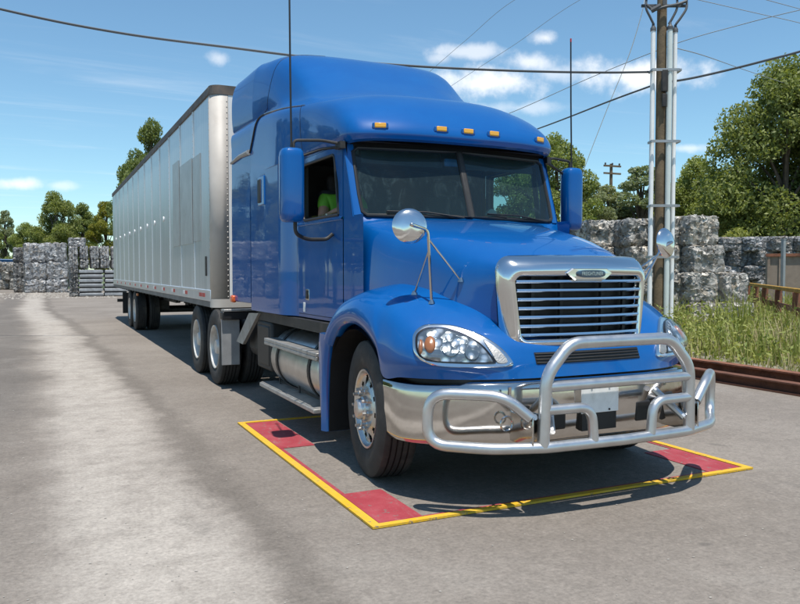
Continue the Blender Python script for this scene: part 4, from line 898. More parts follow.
# front wall with rounded corner posts
def corner(z0, z1, grow=0.0):
    b = MB(); rc_ = .14; pts = [(-HW - grow, .19)] + [(-HW - grow + rc_ - rc_ * math.cos(a), .14 - grow - rc_ * math.sin(a)) for a in np.linspace(0, PI / 2, 9)] + [(-1.075, -grow)]
    b.grid([[(x, y, z) for x, y in pts] for z in (z0, z1)]); return b
cpo = corner(TZ0 - .02, TZ1 - .12); cpo.build('corner_post', 'cornerpost', TRL, angle=60, solid=.006); cpo.mirrored().build('corner_post', 'cornerpost', TRL, angle=60, solid=.006)
b_ = MB(); b_.bx(-1.07, 1.07, 0, .03, TZ0 - .02, TZ1 - .12); b_.build('front_wall', 'white', TRL)
b_ = MB(); 
for x in np.linspace(-.9, .9, 5): b_.bx(x - .02, x + .02, -.012, .002, TZ0, TZ1 - .13)
b_.build('front_ribs', 'cornerpost', TRL)
tp = corner(TZ1 - .122, TZ1 + .004, .008); tp.mirror(); tp.bx(-1.075, 1.075, -.008, .03, TZ1 - .122, TZ1 + .004); tp.build('front_top_rail', 'toprail', TRL, angle=60)
bt = corner(TZ0 - .10, TZ0 + .02, .006); bt.mirror(); bt.bx(-1.075, 1.075, -.006, .03, TZ0 - .10, TZ0 + .02); bt.build('front_bottom_rail', 'cornerpost', TRL, angle=60)
b_ = MB(); b_.grid([[(x, y, TZ1 - .01 + .01 * (1 - abs(x) / 1.3)) for x in (-1.29, -.7, 0, .7, 1.29)] for y in (.05, TL)]); b_.build('roof_sheet', 'white', TRL)
b_ = MB(); b_.bx(-1.28, 1.28, .1, TL, TZ0 - .05, TZ0); b_.build('floor', 'chassis', TRL)
b_ = MB(); b_.bx(-1.29, 1.29, TL - .03, TL, TZ0 - .1, TZ1); b_.build('rear_doors', 'white', TRL)
rv = MB()
def rivet(x, y, z, nx): rv.add([(x - nx * .0, y - .009, z - .009), (x, y + .009, z - .009), (x, y + .009, z + .009), (x, y - .009, z + .009), (x + nx * .006, y, z)], [(0, 1, 4), (1, 2, 4), (2, 3, 4), (3, 0, 4)])
for k in range(1, npan):
    for z in np.arange(TZ0 + .2, TZ1 - .15, .1): rivet(-HW - .009, .16 + pw * k, z, -1)
for z in np.arange(TZ0 + .05, TZ1 - .15, .075):
    rivet(-HW - .005, .175, z, -1)
    rv.add([(-1.102, -.001, z - .012), (-1.08, -.001, z - .012), (-1.08, -.001, z + .012), (-1.102, -.001, z + .012), (-1.09, -.010, z)], [(0, 1, 4), (1, 2, 4), (2, 3, 4), (3, 0, 4)])
for v in np.arange(.25, TL, .1): rivet(-1.3125, v, TZ0 + .115, -1)
tag(rv.build('rivets', 'cornerpost', TRL, smooth=False, recalc=False), kind='stuff')
for k, v in enumerate([.62, .86] + [2.1 + 1.25 * i for i in range(11)]):
    b_ = MB(); b_.bx(-1.3185, -1.3125, v - .09, v + .09, TZ0 + .035, TZ0 + .09); b_.build('reflective_tape', 'redtape', TRL)
    if k > 1: b_ = MB(); b_.bx(-1.3185, -1.3125, v + .105, v + .285, TZ0 + .035, TZ0 + .09); b_.build('reflective_tape', 'plate_white', TRL)
b_ = MB(); b_.bx(-HW - .012, -HW - .004, .42, .50, 1.50, 1.78); b_.build('placard', 'chassis', TRL)
# underside
un = MB()
for v in np.arange(.6, TL, .6): un.bx(-1.2, 1.2, v - .03, v + .03, TZ0 - .15, TZ0 - .06)
for sg in (-1, 1): un.bx(sg * .48 - .05, sg * .48 + .05, 8.2, 14.2, .80, TZ0 - .15)
un.build('cross_members', 'chassis', TRL)
for sg in (-1, 1):
    b_ = MB(); b_.bx(sg * .95 - .06, sg * .95 + .06, 2.75, 2.87, .42, TZ0 - .1); b_.bx(sg * .95 - .12, sg * .95 + .12, 2.68, 2.94, .38, .42); b_.bar((sg * .95, 2.8, .8), (sg * .4, 2.8, 1.05), .05, .05); b_.build('landing_leg', 'chassis', TRL)
    b_ = MB(); b_.box((sg * .98, 13.35, .62), (.6, .015, .62)); b_.build('mud_flap', 'black', TRL)
ta = MB()
for v in (10.72, 12.0): ta.tube([(-1.0, v, .515), (1.0, v, .515)], .065, 10); ta.bx(-.6, -.36, v - .3, v + .3, .55, .8); ta.bx(.36, .6, v - .3, v + .3, .55, .8)
ta.build('tandem_axles', 'chassis', TRL)
for v in (10.72, 12.0):
    for u in (-1.09, 1.09): wheel(TRL, u, v, True)
b_ = MB(); b_.bx(-1.2, 1.2, TL - .12, TL - .02, .55, .65); b_.bx(-.6, -.5, TL - .12, TL - .02, .6, 1.1); b_.bx(.5, .6, TL - .12, TL - .02, .6, 1.1); b_.build('underride_guard', 'chassis', TRL)
b_ = MB(); b_.box((-1.29, 9.3, .98), (.05, .12, .06)); b_.build('side_marker_lamp', 'amber', TRL, bevel=.01)

# ------------------------------------------------------------------ weighing pad under the front axle
PAD = empty('weigh_pad', (TX, TY, 0))
tag(PAD, 'flat vehicle weighing pad with yellow border and red corner panels under the truck front wheels', 'weigh pad')
A0, A1, B0, B1 = -1.645, 1.63, .012, 3.53
b_ = MB(); b_.grid([[(x, y, .008) for x in (-1.58, 1.565)] for y in (B0 + .055, B1 - .055)]); b_.build('platform', 'asphalt', PAD, recalc=False)
for x0, x1, y0, y1 in ((A0, A0 + .062, B0, B1), (A1 - .062, A1, B0, B1), (A0 + .062, A1 - .062, B0, B0 + .05), (A0 + .062, A1 - .062, B1 - .05, B1)):
    b_ = MB(); b_.bx(x0, x1, y0, y1, .004, .018); b_.build('border_strip', 'yellowpaint', PAD)
for x0, x1, y0, y1 in ((-1.575, -1.27, .075, .74), (-1.575, -1.25, 2.25, 3.46), (1.22, 1.56, .075, .77), (1.25, 1.56, 2.25, 3.46)):
    b_ = MB(); b_.bx(x0, x1, y0, y1, .009, .014); b_.build('corner_panel', 'redpaint', PAD)
for x0, x1, y0, y1 in ((-1.575, -1.545, .745, 2.245), (1.53, 1.56, .775, 2.245), (-1.265, 1.215, .068, .092)):
    b_ = MB(); b_.bx(x0, x1, y0, y1, .009, .013); b_.build('edge_strip', 'redpaint', PAD)

# ------------------------------------------------------------------ person in the cab
PE = empty('person', (TX - .66, TY + 2.98, 1.76))
tag(PE, 'person in a bright green high-visibility vest seated inside the blue truck cab', 'person')
def skin_body(name, joints, bones, mat, parent, sub=2):
    me = bpy.data.meshes.new(name); me.from_pydata([j[0] for j in joints], bones, []); o = bpy.data.objects.new(name, me); COL.objects.link(o); o.parent = parent
    md = o.modifiers.new('skin', 'SKIN'); md.use_smooth_shade = True
    for i, j in enumerate(joints): me.skin_vertices[0].data[i].radius = (j[1], j[2] if len(j) > 2 else j[1])
    me.skin_vertices[0].data[0].use_root = True
    s_ = o.modifiers.new('sub', 'SUBSURF'); s_.levels = sub; s_.render_levels = sub; me.materials.append(MAT[mat]); return o
J = [((0, .05, .08), .14, .12), ((0, .10, .28), .13, .11), ((0, .12, .46), .15, .11), ((0, .11, .56), .09, .08), ((0, .09, .63), .055), ((0, .06, .72), .075, .09), ((0, .05, .80), .08, .10), ((0, .06, .875), .055, .06),
     ((-.18, .12, .52), .065), ((-.26, -.02, .30), .05), ((-.20, -.25, .38), .042), ((.18, .12, .52), .065), ((.25, -.02, .28), .05), ((.15, -.25, .22), .042),
     ((-.11, -.02, .04), .09), ((-.13, -.40, .03), .07), ((-.13, -.44, -.38), .05), ((.11, -.02, .04), .09), ((.13, -.40, .03), .07), ((.13, -.44, -.38), .05),
     ((-.19, -.33, .40), .036, .02), ((.13, -.33, .22), .036, .02)]
Bn = [(0, 1), (1, 2), (2, 3), (3, 4), (4, 5), (5, 6), (6, 7), (2, 8), (8, 9), (9, 10), (2, 11), (11, 12), (12, 13), (0, 14), (14, 15), (15, 16), (0, 17), (17, 18), (18, 19), (10, 20), (13, 21)]
body = skin_body('body', J, Bn, 'skin', PE)
b_ = MB(); b_.lathe([(-.01, .0), (-.012, .012), (.02, .016), (.03, .01)], 8, 'y', (0, -.045, .765)); b_.build('nose', 'skin', PE)
b_ = MB(); b_.lathe([(.78, .094), (.84, .10), (.89, .085), (.92, .05), (.93, .002)], 18, 'z', (0, .07, 0)); b_.build('hair', 'hair', PE)
vest = skin_body('vest', [((0, .05, .10), .165, .15), ((0, .10, .28), .16, .14), ((0, .12, .46), .18, .14), ((0, .115, .555), .11, .10), ((-.19, .12, .52), .085), ((-.235, .04, .40), .072), ((.19, .12, .52), .085), ((.235, .04, .40), .072)], [(0, 1), (1, 2), (2, 3), (2, 4), (4, 5), (2, 6), (6, 7)], 'vest', PE)
skin_body('trousers', [((0, .04, .06), .15, .14), ((-.11, -.02, .04), .10), ((-.13, -.40, .03), .08), ((-.13, -.44, -.34), .062), ((.11, -.02, .04), .10), ((.13, -.40, .03), .08), ((.13, -.44, -.34), .062)], [(0, 1), (1, 2), (2, 3), (0, 4), (4, 5), (5, 6)], 'trousers', PE)

# ------------------------------------------------------------------ bales of scrap
def bale_mesh(seed, mat, w_=1.0, d_=1.0, h_=1.0, n=(14, 12, 12), bulge=.055, rough=.028, straps=3):
    bm = bmesh.new(); bmesh.ops.create_cube(bm, size=1.0); bmesh.ops.subdivide_edges(bm, edges=bm.edges, cuts=11, use_grid_fill=True)
    from mathutils import noise
    off = Vector((seed * 7.3, seed * 3.1, seed * 5.7))
    for v_ in bm.verts:
        p = v_.co.copy(); e = [abs(c) * 2 for c in p]
        s = 1 - .10 * max(0, (e[0] ** 8 + e[1] ** 8 + e[2] ** 8) - 1) / 2
        q = Vector((p.x * s, p.y * s, p.z * s)); q = Vector((q.x * w_, q.y * d_, q.z * h_))
        n1_ = noise.noise(q * 2.3 + off); n2_ = noise.noise(q * 6.0 + off * 2); n3_ = noise.noise(q * 13.0 + off * 3)
        dr = p.normalized(); stp = abs(math.sin((p.x + .5) * PI * straps))
        q += dr * (bulge * (stp ** .4 - .6) + rough * 1.6 * n1_ + rough * 1.3 * n2_ + rough * n3_)
        v_.co = q + Vector((0, 0, h_ / 2))
    rr = random.Random(seed); bm.normal_update(); fl = [f for f in bm.faces]
    for q in range(520):                                     # crushed sheet edges standing off the pressed faces
        f = rr.choice(fl); c = f.calc_center_median(); n_ = f.normal.copy()
        t1 = Vector((rr.gauss(0, 1), rr.gauss(0, 1), rr.gauss(0, 1) * .6)); t1 = (t1 - n_ * t1.dot(n_)).normalized(); t2 = n_.cross(t1)
        a_, b2 = rr.uniform(.03, .11), rr.uniform(.012, .045); l1, l2 = rr.uniform(-.005, .03), rr.uniform(-.005, .03)
        bm.faces.new([bm.verts.new(c - t1 * a_ - t2 * b2 + n_ * -.012), bm.verts.new(c + t1 * a_ - t2 * b2 + n_ * l1), bm.verts.new(c + t1 * a_ * .8 + t2 * b2 + n_ * l2), bm.verts.new(c - t1 * a_ * .9 + t2 * b2 + n_ * rr.uniform(-.01, .02))])
    me = bpy.data.meshes.new('scrap_bale'); bm.to_mesh(me); bm.free(); me.shade_smooth(); me.set_sharp_from_angle(angle=math.radians(28)); me.materials.append(MAT[mat]); return me
BM = {k: [bale_mesh(i + 10 * j, k) for i in range(4)] for j, k in enumerate(('bale', 'bale_warm', 'bale_dark'))}
ORD = ('bottom', 'second', 'third', 'fourth', 'top'); NTH = ('first', 'second', 'third', 'fourth', 'fifth', 'sixth', 'seventh', 'eighth', 'ninth')
WIM = MB().tube(fillet([(0, -.47, .02), (0, -.49, .5), (0, -.46, .985), (0, 0, 1.0), (0, .46, .985), (0, .49, .5), (0, .47, .02)], .06, 3), .009, 5).mesh('baling_wire', 'chassis')
def bale(x, y, z, w_, d_, h_, rz, mat, label, group, nm='scrap_bale', wires=True):
    o = bpy.data.objects.new(nm, random.choice(BM[mat])); COL.objects.link(o)
    o.location = (x, y, z); o.scale = (w_ * random.uniform(.95, 1.02), d_, h_ * random.uniform(.98, 1.03)); o.rotation_euler = (0, 0, rz + random.uniform(-.05, .05) + random.choice((0, PI)))
    if wires:
        for x_ in (-.25, .24): ob('baling_wire', WIM, o, (x_, 0, 0))
    return tag(o, label, 'bale', group)
# left: square bales stacked over flat slabs, beside the trailer tail
Z = 46.0; pxm = Z / F
def xl(px): return gnd(px, Z)
base = gnd(69, Z); yb = base.y; LB = 'loose silver metal bale on the slab stack behind the trailer'
SLB = MB(); SLB.box((0, 0, .15), (1.38, 1.3, .26)); SLM = [None, None]
for q in range(2):
    b_ = MB(); rows = []
    for z, e in ((0, -.03), (.03, 0), (.12, .01), (.17, 0), (.20, -.05)):
        ring = []
        for (sx, sy) in ((-1, -1), (0, -1), (1, -1), (1, 0), (1, 1), (0, 1), (-1, 1), (-1, 0)): ring.append((sx * (.68 + e + random.uniform(-.012, .012)), sy * (.62 + e + random.uniform(-.012, .012)), z + random.uniform(-.008, .008)))
        rows.append(ring)
    b_.grid(rows, closed=True); b_.poly(rows[0]); b_.poly(rows[-1]); SLM[q] = b_.mesh('metal_slab', 'slab', angle=30)
SPM = MB().bx(-.62, .62, -.06, .06, 0, .088).mesh('spacer', 'slabdark')
for k in range(6):
    for j in range(3):
        o = bpy.data.objects.new('metal_slab', SLM[(k + j) % 2]); COL.objects.link(o)
        o.location = (base.x + .55 + .70 + 1.47 * j + random.uniform(-.03, .03), yb + .7, .02 + k * .285); o.rotation_euler = (0, 0, random.uniform(-.02, .02) + PI * (k % 2)); tag(o, 'flat grey metal slab, %s layer up, %s pile from the small dark bales' % (NTH[k], NTH[j]), 'metal slab', 'slabs stacked behind the trailer')
        for dy in (-.4, .4): ob('spacer', SPM, o, (0, dy, -.086 if k else -.02))
for k in range(5): bale(base.x + .28, yb + .75, k * .35 + .01, .52, 1.3, .35, 0, 'bale_dark', 'small dark bale, %s from the ground, in the narrow column beside the slab stack' % NTH[k], 'small bales beside the slabs')
ztop = 1.74
for j, (x0, x1) in enumerate(((69, 79), (80, 90), (91, 100.5), (101, 112), (113, 123))):
    xa, xb = xl(x0).x, xl(x1).x
    bale((xa + xb) / 2, yb + .7, ztop, (xb - xa), 1.2, .55, 0, 'bale', 'short silver bale resting on the slabs, %s from the narrow dark column' % NTH[j], 'bales on the slab stack'); bale((xa + xb) / 2, yb + .7, ztop + .55, (xb - xa), 1.2, .78, 0, 'bale', 'tall silver bale in the row above the slabs, %s from the dark column' % NTH[j], 'bales on the slab stack')
bale(xl(78).x, yb + .7, ztop + 1.32, 1.0, 1.1, .55, 0, 'bale', 'single pale bale perched on top of the stack behind the trailer', None)
# left: block of large bales
Z = 54.0; b0 = gnd(24, Z)
for j in range(2):
    for dd in range(2):
        zz = 0
        for q_, (h_, dx) in enumerate(((1.0, .0), (1.25, .05), (1.35, .0))):
            bale(gnd(35 + 21.5 * j, Z).x + dx, b0.y + .8 + 1.5 * dd, zz, 1.55, 1.5, h_, 0, 'bale', 'large silver bale, %s layer, %s of the block, column %s the slabs' % (('bottom', 'middle', 'top')[q_], ('rear row', 'front row')[dd == 0], ('farther from', 'next to')[j]), 'large bales in the left block'); zz += h_ - .02
for k in range(3): bale(gnd(25.3, Z).x - .35, b0.y + 2.2, k * 1.1, 1.0, 1.3, 1.1, 0, 'bale_dark', 'dark bale, %s from the ground, behind the block of large bales' % NTH[k], 'large bales in the left block')
# left edge: low tumbled pile
Z = 64.0
for q_, (px, z, w_, h_, r_) in enumerate(((-6, 0, 1.5, .85, .3), (6, 0, 1.6, .8, .1), (18, 0, 1.1, .9, -.2), (-2, .8, 1.5, .85, -.1), (10, .8, 1.3, .75, .35), (19.5, .85, 1.0, .75, .1), (4, 1.55, 1.5, .75, .2), (15, 1.52, 1.1, .7, -.3), (-8, 1.6, 1.5, .8, 0))):
    p = gnd(px, Z); bale(p.x, p.y + random.uniform(-.2, .3), z, w_, 1.3, h_, r_, random.choice(('bale', 'bale_warm')), 'bale in the low tumbled pile, %s layer, %s along' % (('bottom', 'middle', 'top')[(z > .3) + (z > 1.2)], NTH[q_ % 3]), 'tumbled bales at the yard edge')
p = gnd(14, 68)
b_ = MB(); rows = []
for z, e in ((.25, -.35), (2.55, .0)): rows.append([(sx * (1.5 + e), sy * (1.0 + e * .4), z) for sx, sy in ((-1, -1), (1, -1), (1, 1), (-1, 1))])
b_.grid(rows, closed=True); b_.poly(rows[0]); b_.poly([(x, y, z - .3) for x, y, z in rows[1]]); sk = empty('waste_skip', (p.x, p.y, 0)); tag(sk, 'blue metal waste skip standing behind the low bale pile', 'skip')
b_.build('hopper', 'bluebin', sk); b_ = MB(); b_.tube([(sx * 1.52, sy * 1.02, 2.55) for sx, sy in ((-1, -1), (1, -1), (1, 1), (-1, 1))], .07, 6, closed=True); b_.build('rim', 'bluebin', sk)
for sx in (-1, 1): b_ = MB(); b_.bx(sx * .8 - .08, sx * .8 + .08, -.8, .8, 0, .26); b_.build('skid', 'chassis', sk)

# right: pale stack round the utility pole
RZ = -YAW + .15
def rpos(px, Z): return gnd(px, Z)
near = [(0, [(668, 20.3, .9), (700, 19.9, 1.25), (727, 19.6, .9)]), (.74, [(640, 20.9, .95), (668, 20.4, .85), (699, 20.0, 1.3), (724, 19.8, .7)]), (1.48, [(600, 21.7, 1.1), (635, 21.1, 1.0), (666, 20.5, .8), (696, 20.1, 1.0)]), (2.22, [(597, 21.8, 1.0), (632, 21.2, 1.05), (664, 20.6, .85), (691, 20.2, .98)])]
for q_, (z, row) in enumerate(near):
    for i, (px, Z, w_) in enumerate(row):
        p = rpos(px, Z); bale(p.x, p.y, z + .02, w_, 1.2, .75, RZ, 'bale_warm', 'pale bale behind the conduit pole, %s layer, %s from the weeds end' % (ORD[q_] if q_ < 3 else 'top', NTH[len(row) - 1 - i]), 'bales behind the conduit pole')
for q_, z in enumerate((0.0, .74)):
    for i, (px, Z) in enumerate(((606, 21.8), (636, 21.3))): p = rpos(px, Z); bale(p.x, p.y, z + .02, .95, 1.2, .75, RZ, 'bale_warm', 'pale bale at the truck end of the conduit pole stack, %s layer, %s one' % (ORD[q_], ('outer', 'inner')[i]), 'bales behind the conduit pole')
for q_, z in enumerate((0, .74, 1.48, 2.22)):
    for i, (px, Z) in enumerate(((585, 23.2), (612, 22.9))): p = rpos(px, Z); bale(p.x, p.y, z, 1.2, 1.2, .75, RZ + .3, 'bale_dark', 'grey bale in the rear row of the conduit pole stack, %s layer, %s one' % (ORD[q_] if q_ < 3 else 'top', ('outer', 'inner')[i]), 'bales in the rear row')
# right: long wall of grey bales behind the weeds
for k in range(9):
    px = 704 + k * 26; Z = 31.5 - k * .35; zz = 0
    for r_ in range(5):
        h_ = (.62, .60, .58, .60, .56)[r_]; p = rpos(px + (6 if r_ % 2 else -4), Z)
        bale(p.x, p.y, zz, 1.12, 1.1, h_, -YAW + .12, 'bale_dark' if (r_ + k) % 3 else 'bale', 'grey bale in the long wall, %s layer, %s column from the pale stack' % (ORD[r_], NTH[k]), 'bales in the long wall'); zz += h_ - .01

# ------------------------------------------------------------------ rails, barrier and bin on the right
def ibeam(w_, h_, tf, tw): return [(-w_, 0), (w_, 0), (w_, tf), (tw, tf + .01), (tw, h_ - tf - .01), (w_, h_ - tf), (w_, h_), (-w_, h_), (-w_, h_ - tf), (-tw, h_ - tf - .01), (-tw, tf + .01), (-w_, tf)]
for i, (u, y0, y1, pf, lab) in enumerate(((5.17, -9.5, 13.0, ibeam(.08, .15, .02, .008), 'rusty steel beam lying on the asphalt, the one beside the yard'), (5.44, -9.0, 13.4, ibeam(.085, .245, .022, .009), 'rusty steel beam lying between the other beam and the weeds'))):
    b_ = MB(); b_.grid([[(u + TX + x + .02 * math.sin(y * .2), y + TY, z + .002) for x, z in pf] for y in np.linspace(y0, y1, 24)], closed=True)
    for y in (y0, y1): b_.poly([(u + TX + x + .02 * math.sin(y * .2), y + TY, z + .002) for x, z in pf])
    tag(b_.build('steel_beam', 'rust' if i else 'rustdark', angle=30), lab, 'beam')
bar0, bar1 = gnd(747, 26.5), gnd(812, 15.8)
BR = empty('guard_rail', (bar0.x, bar0.y, 0)); tag(BR, 'low barrier with rusty posts and a worn yellow top rail in the weeds', 'barrier')
d = bar1 - bar0; hz = lambda k: 1.14
b_ = MB(); b_.bar((0, 0, 1.12), (d.x, d.y, 1.12), .10, .10); b_.build('top_rail', 'yellowrail', BR, bevel=.015)
b_ = MB(); b_.bar((0, 0, .68), (d.x, d.y, .68), .05, .14); b_.build('mid_rail', 'rust', BR, bevel=.01)
for k in (.02, .22, .40, .62, .85, .99): b_ = MB(); b_.box((d.x * k, d.y * k, .54), (.13, .13, 1.08)); b_.build('post', 'rust', BR, bevel=.01)
p = gnd(795, 25.5); BI = empty('scrap_bin', (p.x, p.y, 0), -YAW - .42); tag(BI, 'tan rusty steel bin with upright ribs in front of the grey bale wall', 'bin')
b_ = MB(); b_.bx(-.85, 1.6, 0, 1.6, .15, 2.1); b_.build('shell', 'tanpanel', BI, bevel=.02)
for x in (-.8, -.45, 0.3, .75, 1.2): b_ = MB(); b_.bx(x - .04, x + .04, -.05, .0, .15, 2.1); b_.build('rib', 'tanpanel', BI)
b_ = MB(); b_.bx(-.9, 1.65, -.07, .04, 2.06, 2.16); b_.build('rim', 'rust', BI)
p = gnd(783, 23.5); b_ = MB(); b_.box((0, 0, 1.27), (.10, .10, 2.54)); b_.box((0, 0, 2.55), (.12, .12, .03)); o = b_.build('marker_post', 'galv', bevel=.008); o.location = p; tag(o, 'thin grey metal post standing in front of the tan bin', 'post')

# ------------------------------------------------------------------ utility pole with conduits
Z = 18.0; pb = gnd(659, Z); UPo = empty('utility_pole', pb, -YAW)
tag(UPo, 'wooden utility pole with three pale conduits strapped to its sides', 'utility pole')
def lp_(px, py): q = at(px, py, Z) - pb; return Vector((q.dot(RT), 0, q.z))
b_ = MB(); b_.tube([(0, 0, -.2), (.0, 0, 3), (-.02, 0, 9.5)], [.135, .125, .105], 16); b_.build('pole', 'polewood', UPo)
for (x, y, top, r_, mt) in ((-.235, -.06, 7.20, .055, 'conduit'), (.125, -.16, 7.20, .062, 'conduitgreen'), (.29, -.04, 7.18, .052, 'conduit')):
    b_ = MB(); b_.tube([(x, y, .0), (x, y, top)], r_, 14); co = b_.build('conduit', mt, UPo)
    b_ = MB(); b_.lathe([(top - .02, r_ + .012), (top + .05, r_ + .012), (top + .10, .035), (top + .16, .03)], 12, 'z', (x, y, 0)); b_.build('conduit_cap', 'wire', co)
for z in (1.9, 3.1, 4.6, 6.25): b_ = MB(); b_.bx(-.30, .34, -.235, -.205, z - .03, z + .03); b_.bx(-.30, -.26, -.22, .05, z - .025, z + .025); b_.bx(.35, .39, -.23, .05, z - .025, z + .025); b_.build('conduit_clamp', 'galv', UPo)
b_ = MB(); b_.bx(-.46, .58, .10, .15, 7.80, 7.86); b_.bx(-.04, .04, -.13, .12, 7.76, 7.90); b_.build('crossarm', 'wire', UPo)
for sx, top in ((-.235, 7.34), (.125, 7.34), (.29, 7.34)):
    ex_ = {-.235: -.42, .125: .30, .29: .52}[sx]
    b_ = MB(); b_.tube(cr([(sx, -.08, top), (sx + (ex_ - sx) * .5, -.1, 7.50), (ex_, -.1, 7.70), (ex_ + .02, -.05, 7.95)], 6), .028, 8); b_.build('riser_cable', 'wire', UPo)
    b_ = MB()
    for q in range(4): b_.lathe([(7.93 + q * .07, .03), (7.95 + q * .07, .075), (7.98 + q * .07, .03)], 12, 'z', (ex_ + .02, -.05, 0))
    b_.build('insulator', 'porcelain', UPo)
b_ = MB(); b_.tube(cr([(-.42, -.1, 7.78), (-.25, -.12, 7.66), (0, -.2, 7.70), (.3, -.12, 7.78), (.52, -.1, 7.86)], 6), .035, 8); b_.tube([(-.3, -.1, 7.64), (-.1, -.16, 7.74)], .06, 8); b_.build('jumper', 'wire', UPo)
b_ = MB(); b_.box((-.0, -.2, 6.0), (.14, .08, .5)); b_.box((.0, -.2, 5.55), (.10, .06, .3)); b_.build('cable_bracket', 'chassis', UPo, bevel=.01)
p = gnd(610, 62); U2 = empty('utility_pole', p, -YAW + .4); tag(U2, 'small distant wooden utility pole with two short crossarms above the bales', 'utility pole')
b_ = MB(); b_.tube([(0, 0, 0), (0, 0, 10.3)], [.17, .12], 10); b_.build('pole', 'polewood', U2)
for z in (9.5, 10.1): b_ = MB(); b_.bx(-.85, .85, -.2, -.1, z - .07, z + .07); b_.build('crossarm', 'polewood', U2)
for x in (-.7, 0, .7): b_ = MB(); b_.lathe([(10.17, .03), (10.22, .07), (10.32, .07), (10.36, .02)], 8, 'z', (x, -.15, 0)); b_.build('insulator', 'porcelain', U2)

# ------------------------------------------------------------------ overhead wires
def wire(pts, r, mat, label):
    P = [at(x, y, z) for x, y, z in pts]; b = MB(); b.tube(cr([tuple(q) for q in P], 10), r, 6)
    o = b.build('overhead_wire', mat, recalc=False); return tag(o, label, 'wire', 'overhead wires')
wire([(-420, -120, 15.5), (-200, -42, 15.8), (0, 9, 16), (120, 33, 16.3), (237, 48.5, 16.6), (320, 58.5, 16.9), (420, 66.5, 17.2), (520, 71, 17.6), (600, 72.5, 17.8), (651, 72, 17.9)], .026, 'wire', 'thick dark cable sagging from the conduit pole over the truck roof')
wire([(664, 83, 17.9), (700, 76.5, 17.6), (760, 62, 17), (830, 42, 16.3), (1000, -20, 14.8)], .026, 'wire', 'thick dark cable leaving the conduit pole over the weeds')
wire([(651, 86, 17.9), (610, 101, 20), (540, 128, 26), (470, 152, 36), (420, 165, 48)], .022, 'wire', 'medium cable running from the conduit pole behind the cab roof')
wire([(900, -12, 40), (800, 10, 42), (740, 25, 44), (675, 44, 46), (592, 77, 50), (515, 111, 54), (440, 140, 60)], .024, 'thinwire', 'thin far line passing behind the conduit pole from the big tree')
wire([(672, 47, 18.2), (705, 56, 22), (745, 70, 30), (790, 85, 40), (850, 105, 50)], .013, 'thinwire', 'thin line from the conduit pole toward the big tree')
wire([(690, -2, 30), (760, 14, 31), (800, 23, 32), (900, 48, 34)], .014, 'thinwire', 'thin line crossing high above the big tree')
wire([(752, -4, 30), (800, 9, 31), (900, 36, 33)], .014, 'thinwire', 'topmost thin line above the big tree')
wire([(600, -28, 40), (520, -3, 42), (465, 41, 46), (420, 80, 50), (395, 100, 54)], .013, 'thinwire', 'thin line descending toward the cab roof beside the clouds')
wire([(660, -34, 40), (580, 0, 42), (517, 43, 46), (480, 67, 49), (430, 100, 54)], .013, 'thinwire', 'thin line above the cab roof crossing the white clouds')
wire([(647, -10, 18), (640, 20, 18.2), (628, 58, 19), (610, 102, 20.5), (592, 148, 22.5), (582, 175, 24)], .010, 'conduit', 'pale slack guy line dropping from the conduit pole crossarm')

# ------------------------------------------------------------------ trees
def crown_mesh(seed, mat, H_=10.0, R_=3.4, nclump=42, nleaf=760, leaf=.115, low=.22, open_=.0, shape=1.0):
    r = np.random.default_rng(seed); V = []; cs = []
    for k in range(nclump):
        for _ in range(60):
            a = r.uniform(0, 2 * PI); t = r.uniform(0, 1) ** .85; z = H_ * (low + (1 - low) * t)
            prof = (math.sin(PI * min(1, (t * .82 + .16))) ** .75) * (1 - .25 * t * shape)
            rad = R_ * prof * math.sqrt(r.uniform(.12, 1)); c = np.array([rad * math.cos(a), rad * math.sin(a), z])
            if all(np.linalg.norm((c - q[0]) * (1, 1, 1.3)) > .55 for q in cs): break
        cs.append((c, R_ * r.uniform(.17, .36) * (1 - .25 * t)))
    cen = []; 
    for c, s in cs:
        n = int(nleaf * (s / (R_ * .26)) ** 2); d = r.normal(size=(n, 3)); d /= np.linalg.norm(d, axis=1)[:, None]
        rr = s * r.uniform(.25, 1.12, n) ** .55; q = c + d * rr[:, None] * np.array([1.1, 1.1, .78]); q[:, 2] -= .10 * s * (d[:, 0] ** 2 + d[:, 1] ** 2); cen.append(q)
    P = np.concatenate(cen); n = len(P)
    nr = r.normal(size=(n, 3)); nr[:, 2] += .7; nr /= np.linalg.norm(nr, axis=1)[:, None]
    e1 = np.cross(nr, r.normal(size=(n, 3))); e1 /= np.linalg.norm(e1, axis=1)[:, None]; e2 = np.cross(nr, e1)
    sz = leaf * r.uniform(.55, 1.25, n)[:, None]
    VV = np.stack([P - e1 * sz, P + e2 * sz * .55 + nr * sz * .12, P + e1 * sz, P - e2 * sz * .55 + nr * sz * .12], 1).reshape(-1, 3)
    me = bpy.data.meshes.new('crown'); me.vertices.add(4 * n); me.vertices.foreach_set('co', VV.ravel())
    me.loops.add(4 * n); me.loops.foreach_set('vertex_index', np.arange(4 * n, dtype=np.int32))
    me.polygons.add(n); me.polygons.foreach_set('loop_start', np.arange(0, 4 * n, 4, dtype=np.int32)); me.update(calc_edges=True); me.materials.append(MAT[mat])
    tb = MB(); top = np.array([0, 0, H_ * .86]); tb.tube(cr([(0, 0, -.2), (.08, .05, H_ * .25), (-.06, .1, H_ * .55), (0, 0, H_ * .88)], 5), list(np.linspace(.030, .006, 16) * H_), 9)
    for c, s in cs[:26]:
        z0 = max(H_ * .18, c[2] * .62); tb.tube(cr([(0, 0, z0), (c[0] * .45, c[1] * .45, z0 + (c[2] - z0) * .55), tuple(c)], 4), list(np.linspace(.009, .002, 9) * H_), 6)
    return me, tb.mesh('trunk', 'bark', angle=60)
